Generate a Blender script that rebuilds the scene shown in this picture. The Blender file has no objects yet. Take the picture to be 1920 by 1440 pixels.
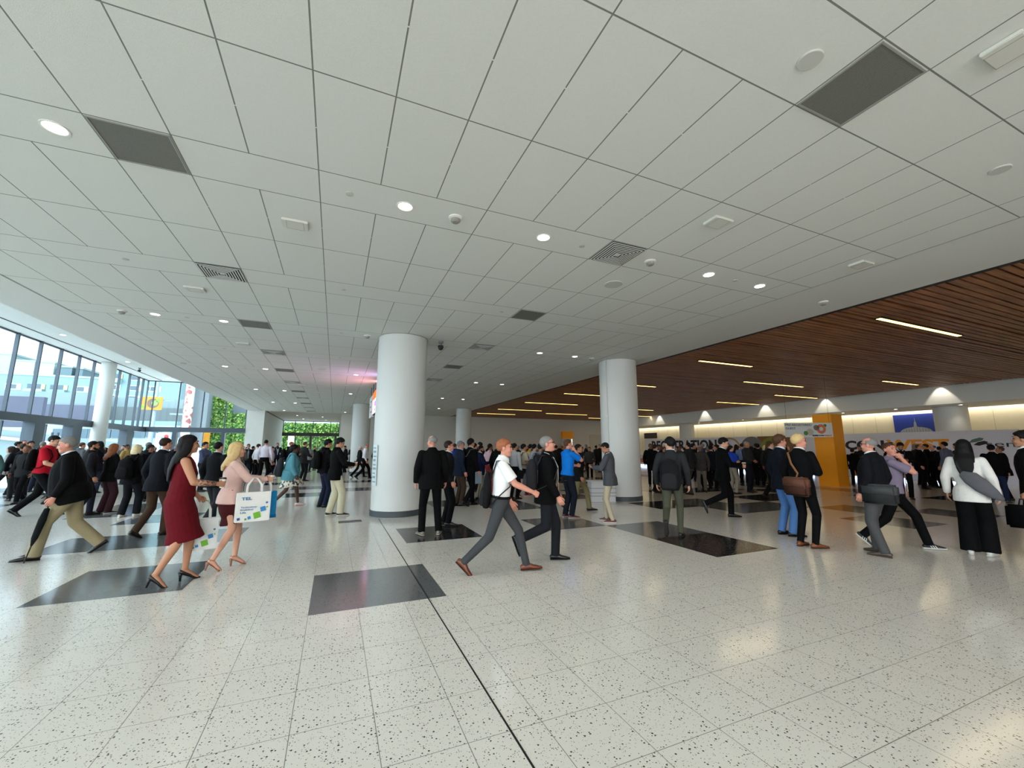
SKY, SKY_SOUTH, EXPO = 2.6, 9.2, -0.06
P_DOWN, P_LIN, P_COVE, P_WASH, P_SCR = 45, 11, 40, 120, 14
import bpy, bmesh, math, random
from mathutils import Vector, Matrix, Euler
S = bpy.context.scene
COL = S.collection
PI = math.pi
rnd = random.Random(7)

# ---------------------------------------------------------------- camera
F_PX, PITCH, YAW, EYE = 768.11, 0.15544, 0.40402, 1.6
cd = bpy.data.cameras.new('camera')
cd.sensor_fit = 'HORIZONTAL'; cd.sensor_width = 36.0; cd.lens = F_PX / 1920 * 36.0
cd.clip_start = 0.05; cd.clip_end = 600
cam = bpy.data.objects.new('camera', cd); COL.objects.link(cam)
cam.location = (0, 0, EYE); cam.rotation_euler = (PI / 2 + PITCH, 0, -YAW)
S.camera = cam
FW = Vector((math.sin(YAW) * math.cos(PITCH), math.cos(YAW) * math.cos(PITCH), math.sin(PITCH)))
RT = Vector((math.cos(YAW), -math.sin(YAW), 0)); UPV = RT.cross(FW)

def ray(x, y):
    return FW + RT * ((x - 960) / F_PX) - UPV * ((y - 720) / F_PX)
def on_z(x, y, z):
    d = ray(x, y); return Vector((0, 0, EYE)) + d * ((z - EYE) / d.z)
def at_x(x, y, X):
    d = ray(x, y); return Vector((0, 0, EYE)) + d * (X / d.x)
def at_y(x, y, Y):
    d = ray(x, y); return Vector((0, 0, EYE)) + d * (Y / d.y)

# ---------------------------------------------------------------- colour + materials
def lin(c):
    return tuple(((v / 255) / 12.92 if v / 255 <= 0.04045 else ((v / 255 + 0.055) / 1.055) ** 2.4) for v in c)
MATS = {}
def mat(name, rgb=(200, 200, 200), rough=0.6, metal=0.0, spec=0.5, noise=0.0, nscale=30.0, bump=0.0, bscale=60.0):
    if name in MATS: return MATS[name]
    m = bpy.data.materials.new(name); m.use_nodes = True
    nt = m.node_tree; b = nt.nodes['Principled BSDF']
    c = lin(rgb)
    b.inputs['Base Color'].default_value = (*c, 1)
    b.inputs['Roughness'].default_value = rough
    b.inputs['Metallic'].default_value = metal
    b.inputs['Specular IOR Level'].default_value = spec
    if noise or bump:
        tc = nt.nodes.new('ShaderNodeTexCoord')
    if noise:
        n = nt.nodes.new('ShaderNodeTexNoise'); n.inputs['Scale'].default_value = nscale; n.inputs['Detail'].default_value = 4
        nt.links.new(tc.outputs['Object'], n.inputs['Vector'])
        r = nt.nodes.new('ShaderNodeMix'); r.data_type = 'RGBA'
        r.inputs['A'].default_value = (*[v * (1 - noise) for v in c], 1); r.inputs['B'].default_value = (*[min(1, v * (1 + noise)) for v in c], 1)
        nt.links.new(n.outputs['Fac'], r.inputs['Factor']); nt.links.new(r.outputs['Result'], b.inputs['Base Color'])
    if bump:
        n2 = nt.nodes.new('ShaderNodeTexNoise'); n2.inputs['Scale'].default_value = bscale; n2.inputs['Detail'].default_value = 3
        nt.links.new(tc.outputs['Object'], n2.inputs['Vector'])
        bp = nt.nodes.new('ShaderNodeBump'); bp.inputs['Strength'].default_value = bump; bp.inputs['Distance'].default_value = 0.02
        nt.links.new(n2.outputs['Fac'], bp.inputs['Height']); nt.links.new(bp.outputs['Normal'], b.inputs['Normal'])
    MATS[name] = m
    return m
def glow(name, rgb, strength):
    if name in MATS: return MATS[name]
    m = bpy.data.materials.new(name); m.use_nodes = True
    nt = m.node_tree; nt.nodes.clear()
    e = nt.nodes.new('ShaderNodeEmission'); e.inputs['Color'].default_value = (*lin(rgb), 1); e.inputs['Strength'].default_value = strength
    o = nt.nodes.new('ShaderNodeOutputMaterial'); nt.links.new(e.outputs[0], o.inputs[0])
    MATS[name] = m
    return m
def glass(name, rgb):
    m = bpy.data.materials.new(name); m.use_nodes = True
    nt = m.node_tree; nt.nodes.clear()
    t = nt.nodes.new('ShaderNodeBsdfTransparent'); t.inputs['Color'].default_value = (*lin(rgb), 1)
    g = nt.nodes.new('ShaderNodeBsdfGlossy'); g.inputs['Roughness'].default_value = 0.02
    mx = nt.nodes.new('ShaderNodeMixShader'); mx.inputs[0].default_value = 0.004
    o = nt.nodes.new('ShaderNodeOutputMaterial')
    nt.links.new(t.outputs[0], mx.inputs[1]); nt.links.new(g.outputs[0], mx.inputs[2]); nt.links.new(mx.outputs[0], o.inputs[0])
    return m
def terrazzo(name, base, chips, rough=0.14, dens=0.42, bright=None):
    """polished terrazzo: a matrix colour with scattered stone chips"""
    m = bpy.data.materials.new(name); m.use_nodes = True
    nt = m.node_tree; N = nt.nodes.new; L = nt.links.new; b = nt.nodes['Principled BSDF']
    tc = N('ShaderNodeTexCoord')
    prev = None
    ns = N('ShaderNodeTexNoise'); ns.inputs['Scale'].default_value = 0.9; ns.inputs['Detail'].default_value = 3
    L(tc.outputs['Object'], ns.inputs['Vector'])
    cb = N('ShaderNodeMix'); cb.data_type = 'RGBA'
    cb.inputs['A'].default_value = (*[v * 0.94 for v in lin(base)], 1); cb.inputs['B'].default_value = (*[min(1, v * 1.05) for v in lin(base)], 1)
    L(ns.outputs['Fac'], cb.inputs['Factor'])
    prev = cb.outputs['Result']
    for scale, rad, frac, col in chips:
        v = N('ShaderNodeTexVoronoi'); v.inputs['Scale'].default_value = scale; v.inputs['Randomness'].default_value = 1.0
        wn = N('ShaderNodeTexNoise'); wn.inputs['Scale'].default_value = scale * 2.2
        wm = N('ShaderNodeMix'); wm.data_type = 'VECTOR'; wm.inputs['Factor'].default_value = 0.004
        L(tc.outputs['Object'], wn.inputs['Vector']); L(tc.outputs['Object'], wm.inputs['A']); L(wn.outputs['Color'], wm.inputs['B'])
        L(wm.outputs['Result'], v.inputs['Vector'])
        sp = N('ShaderNodeSeparateColor'); L(v.outputs['Color'], sp.inputs[0])
        ga = N('ShaderNodeMath'); ga.operation = 'LESS_THAN'; ga.inputs[1].default_value = frac; L(sp.outputs['Red'], ga.inputs[0])
        rr = N('ShaderNodeMath'); rr.operation = 'MULTIPLY_ADD'; rr.inputs[1].default_value = rad * 0.7; rr.inputs[2].default_value = rad * 0.55; L(sp.outputs['Green'], rr.inputs[0])
        lt = N('ShaderNodeMath'); lt.operation = 'LESS_THAN'; L(v.outputs['Distance'], lt.inputs[0]); L(rr.outputs[0], lt.inputs[1])
        mu = N('ShaderNodeMath'); mu.operation = 'MULTIPLY'; L(lt.outputs[0], mu.inputs[0]); L(ga.outputs[0], mu.inputs[1])
        mx = N('ShaderNodeMix'); mx.data_type = 'RGBA'; mx.inputs['B'].default_value = (*lin(col), 1)
        L(prev, mx.inputs['A']); L(mu.outputs[0], mx.inputs['Factor']); prev = mx.outputs['Result']
    L(prev, b.inputs['Base Color'])
    b.inputs['Roughness'].default_value = rough; b.inputs['Specular IOR Level'].default_value = 0.6
    n3 = N('ShaderNodeTexNoise'); n3.inputs['Scale'].default_value = 1.6; n3.inputs['Detail'].default_value = 2
    L(tc.outputs['Object'], n3.inputs['Vector'])
    bp = N('ShaderNodeBump'); bp.inputs['Strength'].default_value = 0.05; bp.inputs['Distance'].default_value = 0.02
    L(n3.outputs['Fac'], bp.inputs['Height']); L(bp.outputs['Normal'], b.inputs['Normal'])
    return m

# ---------------------------------------------------------------- objects
def link(o, parent=None):
    COL.objects.link(o)
    if parent is not None: o.parent = parent
    return o
def obj(name, bm, m, parent=None, loc=None, rot=None, smooth=False):
    me = bpy.data.meshes.new(name)
    bm.to_mesh(me); bm.free()
    for x in (m if isinstance(m, (list, tuple)) else [m]): me.materials.append(x)
    if smooth:
        for p in me.polygons: p.use_smooth = True
    o = bpy.data.objects.new(name, me)
    if loc is not None: o.location = loc
    if rot is not None: o.rotation_euler = rot
    return link(o, parent)
def tag(o, label=None, cat=None, group=None, kind=None):
    if label: o['label'] = label
    if cat: o['category'] = cat
    if group: o['group'] = group
    if kind: o['kind'] = kind
    return o
def thing(name, label, cat, loc=(0, 0, 0), rz=0, group=None, kind=None):
    o = bpy.data.objects.new(name, None); o.empty_display_size = 0.2
    o.location = loc; o.rotation_euler = (0, 0, rz); link(o)
    return tag(o, label, cat, group, kind)
def box(bm, x0, x1, y0, y1, z0, z1, mi=0):
    v = [bm.verts.new((x, y, z)) for z in (z0, z1) for y in (y0, y1) for x in (x0, x1)]
    for f in ((0, 2, 3, 1), (4, 5, 7, 6), (0, 1, 5, 4), (2, 6, 7, 3), (0, 4, 6, 2), (1, 3, 7, 5)):
        bm.faces.new([v[i] for i in f]).material_index = mi
    return v
def bx(x0, x1, y0, y1, z0, z1, bev=0.0):
    bm = bmesh.new(); box(bm, x0, x1, y0, y1, z0, z1)
    if bev: bmesh.ops.bevel(bm, geom=bm.edges[:], offset=bev, segments=2, affect='EDGES')
    return bm
def lathe(bm, prof, n=32, mi=0, cx=0, cy=0):
    rings = []
    for r, z in prof:
        if r < 1e-6: rings.append([bm.verts.new((cx, cy, z))])
        else: rings.append([bm.verts.new((cx + r * math.cos(2 * PI * i / n), cy + r * math.sin(2 * PI * i / n), z)) for i in range(n)])
    for a, b in zip(rings, rings[1:]):
        for i in range(n):
            j = (i + 1) % n
            if len(a) == 1 and len(b) == 1: continue
            if len(a) == 1: f = [a[0], b[j], b[i]]
            elif len(b) == 1: f = [a[i], a[j], b[0]]
            else: f = [a[i], a[j], b[j], b[i]]
            bm.faces.new(f).material_index = mi
    return rings
def struct(o): return tag(o, kind='structure')
def spot(name, loc, power, angle=110, blend=0.8, color=(1, 0.93, 0.82), parent=None, rot=(0, 0, 0), size=0.08):
    l = bpy.data.lights.new(name, 'SPOT'); l.energy = power; l.spot_size = math.radians(angle); l.spot_blend = blend; l.color = color; l.shadow_soft_size = size
    o = bpy.data.objects.new(name, l); o.location = loc; o.rotation_euler = rot
    return link(o, parent)
def area(name, loc, power, sx, sy, color=(1, 0.9, 0.75), rot=(0, 0, 0), parent=None, spread=180):
    l = bpy.data.lights.new(name, 'AREA'); l.shape = 'RECTANGLE'; l.size = sx; l.size_y = sy; l.energy = power; l.color = color; l.spread = math.radians(spread)
    o = bpy.data.objects.new(name, l); o.location = loc; o.rotation_euler = rot
    return link(o, parent)
def text_mesh(body, size, name, m, parent=None, bold=0.0, extrude=0.004, align='LEFT', sx=1.0):
    cu = bpy.data.curves.new(name, 'FONT'); cu.body = body; cu.size = size; cu.offset = bold; cu.extrude = extrude; cu.align_x = align; cu.resolution_u = 3
    tmp = bpy.data.objects.new(name, cu); COL.objects.link(tmp)
    dg = bpy.context.evaluated_depsgraph_get(); dg.update()
    me = bpy.data.meshes.new_from_object(tmp.evaluated_get(dg))
    bpy.data.objects.remove(tmp); bpy.data.curves.remove(cu)
    me.name = name
    if sx != 1.0:
        for v in me.vertices: v.co.x *= sx
    me.materials.clear(); me.materials.append(m)
    o = bpy.data.objects.new(name, me)
    return link(o, parent)

# ---------------------------------------------------------------- world + render look
w = bpy.data.worlds.new('sky'); S.world = w; w.use_nodes = True
nt = w.node_tree; nt.nodes.clear()
tc = nt.nodes.new('ShaderNodeTexCoord'); sx_ = nt.nodes.new('ShaderNodeSeparateXYZ')
nz = nt.nodes.new('ShaderNodeTexNoise'); nz.inputs['Scale'].default_value = 2.0; nz.inputs['Detail'].default_value = 5
rp = nt.nodes.new('ShaderNodeValToRGB')
rp.color_ramp.elements[0].position = 0.35; rp.color_ramp.elements[0].color = (0.80, 0.92, 1.0, 1)
rp.color_ramp.elements[1].position = 0.65; rp.color_ramp.elements[1].color = (1.0, 1.0, 1.0, 1)
bg = nt.nodes.new('ShaderNodeBackground'); bg.inputs['Strength'].default_value = SKY
wo = nt.nodes.new('ShaderNodeOutputWorld')
nt.links.new(tc.outputs['Generated'], nz.inputs['Vector']); nt.links.new(nz.outputs['Fac'], rp.inputs['Fac'])
# the cloud cover is thin and bright towards the south (behind the viewer), dull towards the north
dt = nt.nodes.new('ShaderNodeVectorMath'); dt.operation = 'DOT_PRODUCT'; dt.inputs[1].default_value = (-0.8, -0.5, 0.33)
ms = nt.nodes.new('ShaderNodeMapRange'); ms.interpolation_type = 'SMOOTHSTEP'; ms.inputs['From Min'].default_value = 0.1; ms.inputs['From Max'].default_value = 0.9; ms.inputs['To Min'].default_value = SKY; ms.inputs['To Max'].default_value = SKY_SOUTH
mc = nt.nodes.new('ShaderNodeMix'); mc.data_type = 'RGBA'; mc.inputs['B'].default_value = (0.98, 0.98, 1.0, 1)
m2 = nt.nodes.new('ShaderNodeMapRange'); m2.inputs['From Min'].default_value = 0.1; m2.inputs['From Max'].default_value = 0.7
nt.links.new(tc.outputs['Generated'], dt.inputs[0]); nt.links.new(dt.outputs['Value'], ms.inputs['Value']); nt.links.new(ms.outputs[0], bg.inputs['Strength'])
nt.links.new(dt.outputs['Value'], m2.inputs['Value']); nt.links.new(m2.outputs[0], mc.inputs['Factor']); nt.links.new(rp.outputs['Color'], mc.inputs['A'])
nt.links.new(mc.outputs['Result'], bg.inputs['Color']); nt.links.new(bg.outputs[0], wo.inputs['Surface'])
S.view_settings.view_transform = 'Standard'; S.view_settings.look = 'None'; S.view_settings.gamma = 1.0
S.view_settings.use_curve_mapping = False; S.view_settings.exposure = EXPO
S.cycles.use_denoising = True
S.cycles.max_bounces = 7; S.cycles.diffuse_bounces = 4; S.cycles.glossy_bounces = 3; S.cycles.transparent_max_bounces = 12; S.cycles.transmission_bounces = 2
S.cycles.sample_clamp_indirect = 6.0; S.cycles.caustics_reflective = False; S.cycles.caustics_refractive = False
S.cycles.use_adaptive_sampling = True; S.cycles.adaptive_threshold = 0.02

# ---------------------------------------------------------------- main dimensions (metres)
HC = 4.44                      # tiled ceiling
TW, TX, TY = 0.61554, -0.32784, 3.08417     # ceiling module and origin
FT, FX, FY = 0.455308, -0.13863, 4.69561    # floor tile and origin
X_LOW, X_BL, X_BR, X_WD = -6.23, TX - 8 * TW, TX + 13 * TW, 9.44
X_WIN, Y_FAR, Y_END = -12.45, 36.5, 48.7
Z_UP, Y_BACK = 6.35, -9.0
X_BULK, X_COVE, Z_SOF, Z_WOOD = 26.25, 30.0, 3.65, 4.47

white_wall = mat('white_wall', (226, 226, 220), 0.75, noise=0.03, nscale=3)
white_col = mat('white_column', (208, 209, 205), 0.6, noise=0.02, nscale=2)
tile_m = mat('ceiling_tile', (222, 223, 216), 0.85, noise=0.035, nscale=45, bump=0.15, bscale=180)
groove_m = mat('ceiling_groove', (122, 124, 117), 0.8)
dark_base = mat('dark_base', (62, 68, 72), 0.5)
black_m = mat('black_trim', (14, 14, 15), 0.6)
steel_m = mat('grey_steel', (66, 75, 84), 0.45, metal=0.3)
FLOOR_L = terrazzo('terrazzo_light', (232, 227, 218), [(95, 0.26, 0.30, (150, 144, 134)), (52, 0.27, 0.36, (74, 74, 70)), (78, 0.24, 0.22, (104, 88, 72))])
FLOOR_G = terrazzo('terrazzo_grey', (104, 106, 108), [(95, 0.26, 0.35, (140, 142, 144)), (60, 0.26, 0.4, (58, 60, 62))])
FLOOR_B = terrazzo('terrazzo_black', (34, 34, 36), [(48, 0.27, 0.5, (150, 152, 152)), (110, 0.28, 0.5, (74, 74, 76))])
FLOOR_J = mat('floor_joint', (122, 118, 112), 0.4)

# ---------------------------------------------------------------- floor
def cuts(lo, hi, origin, step, half):
    c = {lo, hi}
    k = math.ceil((lo - origin) / step)
    while origin + k * step < hi:
        p = origin + k * step
        if lo < p - half: c.add(p - half)
        if p + half < hi: c.add(p + half)
        k += 1
    return sorted(c)
PATCH = {(0, 0): 1, (-2, 1): 1, (1, 2): 2, (4, 0): 2, (4, 1): 1, (3, 2): 1, (-3, 3): 1, (-2, 3): 1, (7, 2): 1, (8, 2): 1, (7, 3): 1, (6, 3): 2, (8, 0): 1, (9, 1): 1, (10, 0): 1,
         (9, 3): 2, (10, 3): 2, (2, 5): 2, (3, 5): 2, (3, 4): 1, (-3, 5): 1, (0, 9): 1, (1, 9): 1, (2, 9): 1, (-1, 10): 1, (5, 5): 2, (6, 6): 1, (8, 5): 1, (9, 5): 2, (10, 5): 1, (11, 4): 1, (12, 2): 1, (13, 3): 1}
pr_ = random.Random(3)
for j in range(6, 22):
    for i in range(-9, 20):
        if (i, j) not in PATCH and pr_.random() < (0.14 if i < 3 else 0.28): PATCH[(i, j)] = pr_.choice((1, 1, 2))
for j in range(-12, 6):
    for i in range(12, 20):
        if (i, j) not in PATCH and pr_.random() < 0.2: PATCH[(i, j)] = pr_.choice((1, 2))
xs = cuts(X_WIN - 0.3, X_COVE + 0.2, FX, FT, 0.0022); ys = cuts(Y_BACK, Y_END + 0.2, FY, FT, 0.0022)
bm = bmesh.new()
gv = [[bm.verts.new((x, y, 0)) for x in xs] for y in ys]
for b in range(len(ys) - 1):
    for a in range(len(xs) - 1):
        xm, ym = (xs[a] + xs[a + 1]) / 2, (ys[b] + ys[b + 1]) / 2
        i, j = math.floor((xm - FX) / (3 * FT)), math.floor((ym - FY) / (3 * FT))
        mi = PATCH.get((i, j), 0)
        if (xs[a + 1] - xs[a] < 0.006 or ys[b + 1] - ys[b] < 0.006) and mi == 0: mi = 3
        bm.faces.new((gv[b][a], gv[b][a + 1], gv[b + 1][a + 1], gv[b + 1][a])).material_index = mi
fl = obj('floor', bm, [FLOOR_L, FLOOR_G, FLOOR_B, FLOOR_J]); struct(fl)
struct(obj('floor_joint', bx(1.02, 1.032, Y_BACK, 10.2, 0.0, 0.0015), black_m))
fb = thing('floor_box', 'flat grey floor socket cover set in the tiles before the white column', 'floor box', (0.41, 10.05, 0))
obj('cover_plate', bx(-0.24, 0.24, -0.14, 0.14, 0.0005, 0.006, 0.002), mat('floor_box_metal', (112, 108, 110), 0.5, metal=0.4), fb)
obj('latch', bx(0.10, 0.15, 0.02, 0.05, 0.006, 0.009), black_m, fb)

# ---------------------------------------------------------------- tiled ceiling
def ceil_mat_index(xm, ym, wx, wy):
    c, r = (xm - TX) / TW, (ym - TY) / TW
    band = 2 < (r % 5) < 3
    if wy:                         # transverse groove
        return 1 if round(r) % 5 in (0, 2, 3) else 0
    if wx:
        if band: return 1 if round(c) in (-8, -6, -3, -2, 0, 3, 6, 7, 9, 12, 13) else 0
        return 1
    return 0
xs = [X_LOW] + cuts(X_BL - 0.02, X_BR + 0.02, TX, TW, 0.006) + [X_WD]; ys = cuts(Y_BACK, Y_FAR, TY, TW, 0.006)
bm = bmesh.new()
gv = [[bm.verts.new((x, y, HC)) for x in xs] for y in ys]
for b in range(len(ys) - 1):
    for a in range(len(xs) - 1):
        wx, wy = xs[a + 1] - xs[a] < 0.02, ys[b + 1] - ys[b] < 0.02
        xm, ym = (xs[a] + xs[a + 1]) / 2, (ys[b] + ys[b + 1]) / 2
        inside = X_BL - 0.01 < xm < X_BR + 0.01
        mi = ceil_mat_index(xm, ym, wx, wy) if inside else 2
        bm.faces.new((gv[b][a], gv[b + 1][a], gv[b + 1][a + 1], gv[b][a + 1])).material_index = mi
struct(obj('ceiling', bm, [tile_m, groove_m, mat('ceiling_plaster', (220, 221, 216), 0.8)]))
bm = bmesh.new(); box(bm, X_LOW - 0.02, X_LOW, Y_BACK, Y_FAR, HC, Z_UP); box(bm, X_LOW - 0.02, X_WD, Y_BACK, Y_FAR, HC + 0.3, HC + 0.32)
struct(obj('wall_fascia', bm, white_wall))
bm = bmesh.new(); box(bm, X_WIN - 0.2, X_LOW, Y_BACK, Y_FAR + 0.2, Z_UP, Z_UP + 0.1)
struct(obj('ceiling_upper', bm, mat('ceiling_plaster')))
struct(obj('trim_1', bx(-11.63, -11.56, Y_BACK, Y_FAR - 0.3, Z_UP - 0.012, Z_UP), black_m))

struct(obj('trim_5', bx(X_BL - 0.02, X_BL + 0.012, Y_BACK, Y_FAR - 0.3, HC - 0.004, HC), mat('ceiling_reveal', (150, 154, 148), 0.8)))
struct(obj('trim_6', bx(X_BR - 0.008, X_BR + 0.012, Y_BACK, Y_FAR - 0.02, HC - 0.004, HC), mat('ceiling_reveal')))
# wood ceiling: slats run left-right under a black void
wood = bpy.data.materials.new('wood_slats'); wood.use_nodes = True
nt = wood.node_tree; b = nt.nodes['Principled BSDF']
tc = nt.nodes.new('ShaderNodeTexCoord'); mp = nt.nodes.new('ShaderNodeMapping'); mp.inputs['Scale'].default_value = (1.2, 22, 22)
n = nt.nodes.new('ShaderNodeTexNoise'); n.inputs['Scale'].default_value = 1.0; n.inputs['Detail'].default_value = 6
rp = nt.nodes.new('ShaderNodeValToRGB')
rp.color_ramp.elements[0].position = 0.3; rp.color_ramp.elements[0].color = (*lin((104, 62, 36)), 1)
rp.color_ramp.elements[1].position = 0.75; rp.color_ramp.elements[1].color = (*lin((190, 126, 78)), 1)
nt.links.new(tc.outputs['Object'], mp.inputs['Vector']); nt.links.new(mp.outputs[0], n.inputs['Vector']); nt.links.new(n.outputs['Fac'], rp.inputs['Fac'])
nt.links.new(rp.outputs['Color'], b.inputs['Base Color']); b.inputs['Roughness'].default_value = 0.45
bm = bmesh.new(); y = Y_BACK; sr = random.Random(5); k = 0
while y < Y_FAR - 0.1:
    wd = sr.choice((0.07, 0.105, 0.105, 0.14)); gap = sr.choice((0.03, 0.035, 0.035, 0.075))
    box(bm, X_WD + 0.16, X_BULK - 0.42, y, min(y + wd, Y_FAR - 0.02), Z_WOOD, Z_WOOD + 0.05, 0)
    y += wd + gap
box(bm, X_WD + 0.02, X_BULK - 0.42, Y_BACK, Y_FAR, Z_WOOD + 0.16, Z_WOOD + 0.18, 1); box(bm, X_BULK - 0.44, X_BULK, Y_BACK, Y_FAR, 5.1, 5.12, 1); box(bm, X_BULK - 0.44, X_BULK - 0.42, Y_BACK, Y_FAR, Z_WOOD + 0.05, 5.1, 1)
struct(obj('ceiling_wood', bm, [wood, black_m]))
struct(obj('trim_2', bx(X_WD, X_WD + 0.14, Y_BACK, Y_FAR - 0.02, HC, HC + 0.16), black_m))
# bulkhead, soffit, cove wall on the right
bm = bmesh.new(); box(bm, X_BULK, X_BULK + 0.15, Y_BACK, Y_FAR, Z_SOF, 5.12); box(bm, X_BULK + 0.15, X_COVE - 0.35, Y_BACK, Y_FAR, Z_SOF, Z_SOF + 0.12)
struct(obj('wall_bulkhead', bm, white_wall))
cream = mat('cream_panels', (226, 214, 184), 0.7, noise=0.05, nscale=6)
bm = bmesh.new(); box(bm, X_COVE, X_COVE + 0.15, Y_BACK, Y_FAR, 0, Z_SOF + 0.6)
y = Y_BACK
while y < Y_FAR:
    box(bm, X_COVE - 0.004, X_COVE, y, y + 0.012, 0, Z_SOF + 0.4, 1); y += 1.22
struct(obj('wall_right', bm, [cream, mat('panel_joint', (170, 158, 128), 0.7)]))
struct(obj('ceiling_cove', bx(X_COVE - 0.36, X_COVE + 0.15, Y_BACK, Y_FAR, Z_SOF + 0.45, Z_SOF + 0.6), white_wall))
cl = thing('cove_light', 'long hidden warm strip light washing the cream wall from the ceiling slot', 'cove light', (X_COVE - 0.24, 11.5, Z_SOF + 0.4))
obj('light_strip', bx(-0.05, 0.05, -24, 24.8, 0, 0.04), mat('lamp_housing', (230, 228, 220), 0.5), cl)
for yy in range(-18, 25, 6):
    area('cove_lamp', (X_COVE - 0.24, 11.5 + yy, Z_SOF + 0.38), P_COVE, 0.1, 5.9, (1, 0.86, 0.58), (0, 0.25, 0))

# ---------------------------------------------------------------- walls
beige_m = mat('white_wall')
XA = 0.36                                   # right edge of the far entrance
bm = bmesh.new(); box(bm, XA, X_COVE + 0.15, Y_FAR, Y_FAR + 0.2, 0, 4.7)
struct(obj('wall_back', bm, mat('back_wall', (206, 203, 194), 0.75, noise=0.02, nscale=2)))
struct(obj('wall_entrance_right', bx(XA, XA + 0.2, Y_FAR + 0.2, Y_END, 0, 4.7), white_wall))
struct(obj('wall_pier', bx(-6.25, -5.08, Y_FAR - 0.25, Y_END, 0, 6.4), white_wall))
struct(obj('ceiling_entrance', bx(-5.08, XA, Y_FAR, Y_END + 0.2, HC, HC + 0.1), mat('entrance_ceiling', (206, 196, 182), 0.7)))
struct(obj('trim_3', bx(-5.08, -5.0, Y_FAR + 0.4, Y_END, HC - 0.03, HC), black_m))
bm = bmesh.new(); box(bm, 6.0, X_COVE + 0.15, Y_BACK - 0.2, Y_BACK, 0, 4.8); box(bm, X_WIN, 6.0, Y_BACK - 0.2, Y_BACK, HC, 6.4)
struct(obj('wall_front', bm, white_wall))  # unseen wall behind the viewer, its opening narrowed to dim the right side
door_m = mat('door_paint', (192, 188, 176), 0.6)
p0, p1 = at_y(1105, 815, Y_FAR).x, at_y(1131, 815, Y_FAR).x
d1 = obj('door_1', bx(p0, p1, Y_FAR - 0.03, Y_FAR, 0.02, 3.0), door_m); struct(d1)
struct(obj('trim_4', bx(p1 + 0.0, p1 + 0.06, Y_FAR - 0.05, Y_FAR, 0, 3.05), mat('door_frame', (150, 146, 136), 0.6)))

# ---------------------------------------------------------------- columns
def column(x, y, r, h, label_kind='column', wrap=None):
    bm = bmesh.new(); lathe(bm, [(r, 0), (r, h)], 64)
    o = obj('column', bm, white_col, loc=(x, y, 0), smooth=True); struct(o)
    bm = bmesh.new(); lathe(bm, [(r + 0.018, 0), (r + 0.018, 0.125), (r + 0.012, 0.135), (r - 0.01, 0.135)], 64)
    obj('column_base', bm, dark_base, o, smooth=False)
    bm = bmesh.new(); lathe(bm, [(r + 0.012, h - 0.012), (r + 0.012, h)], 64)
    obj('column_collar', bm, groove_m, o)
    return o
C1 = column(1.50, 10.80, 0.62, HC); C2 = column(8.50, 10.95, 0.60, HC)
column(1.50, 28.5, 0.56, HC); column(8.55, 29.0, 0.55, HC); column(-11.95, 29.7, 0.33, Z_UP)
column(28.0, 26.9, 0.6, Z_SOF); column(28.2, 10.2, 0.62, Z_SOF)
# conduit on the second column
bm = bmesh.new()
for z0 in (0.2,): lathe(bm, [(0.012, z0), (0.012, HC)], 8)
cdt = obj('conduit_pipe', bm, mat('white_column'), loc=(8.50 - 0.59, 10.95 - 0.18, 0)); tag(cdt, 'thin white conduit running up the white column right of the gallery centre', 'conduit')
for z in (1.5, 2.6, 3.5): obj('clip', bx(-0.02, 0.02, -0.02, 0.02, z, z + 0.03), mat('lamp_housing', (230, 228, 220)), cdt)
# wrapped orange pillar: a square sleeve
oc = thing('pillar_wrap', 'tall square orange pillar wrap near the registration counters', 'pillar', (19.88, 11.175, 0))
om = mat('orange_paint', (250, 160, 12), 0.55, noise=0.03, nscale=3)
obj('sleeve', bx(-0.385, 0.385, -0.385, 0.385, 0, 3.06, 0.008), om, oc)
obj('plinth', bx(-0.39, 0.39, -0.39, 0.39, 0, 0.03), mat('orange_paint'), oc)
# ---------------------------------------------------------------- ceiling fixtures
ORD = ['first', 'second', 'third', 'fourth', 'fifth', 'sixth', 'seventh', 'eighth', 'ninth', 'tenth', 'eleventh', 'twelfth']
ROWN = {-8: 'row overhead behind the viewer', 2: 'nearest lit ceiling row', 12: 'second lit ceiling row', 22: 'third lit ceiling row', 32: 'fourth lit ceiling row', 42: 'fifth lit ceiling row', 52: 'last lit ceiling row'}
def cell(c, r): return TX + c * TW, TY + r * TW
lens_m = glow('lamp_lens', (255, 244, 226), 14.0)
trim_w = mat('lamp_housing', (230, 228, 220), 0.5)
DL = {2: (-3.5, 1.5, 4.5, 9.5, 11.5), 12: (-5.5, -3.5, 9.5, 11.5), 22: (-5.5, -3.5, 1.5, 9.5, 11.5), 32: (-5.5, -3.5, 1.5, 9.5, 11.5), 42: (-5.5, -3.5, 11.5), 52: (-5.5, 1.5)}
def downlight_parts(t, r=0.1):
    bm = bmesh.new(); lathe(bm, [(r, 0.002), (r, -0.008), (r * 0.86, -0.008), (r * 0.8, -0.003)], 24); obj('trim_ring', bm, trim_w, t, smooth=False)
    bm = bmesh.new(); lathe(bm, [(r * 0.8, -0.0035), (0, -0.0035)], 24); obj('lens', bm, lens_m, t)
for r in sorted(DL):
    for k, c in enumerate(DL[r]):
        x, y = cell(c, r + 0.5)
        t = thing('downlight', f'recessed round downlight, {ORD[k]} from the left in the {ROWN[r]}', 'ceiling light', (x, y, HC), group='recessed ceiling downlights')
        downlight_parts(t)
        spot('downlight_lamp', (x, y, HC - 0.012), P_DOWN, 125, 0.7, (1, 0.94, 0.84))
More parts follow.
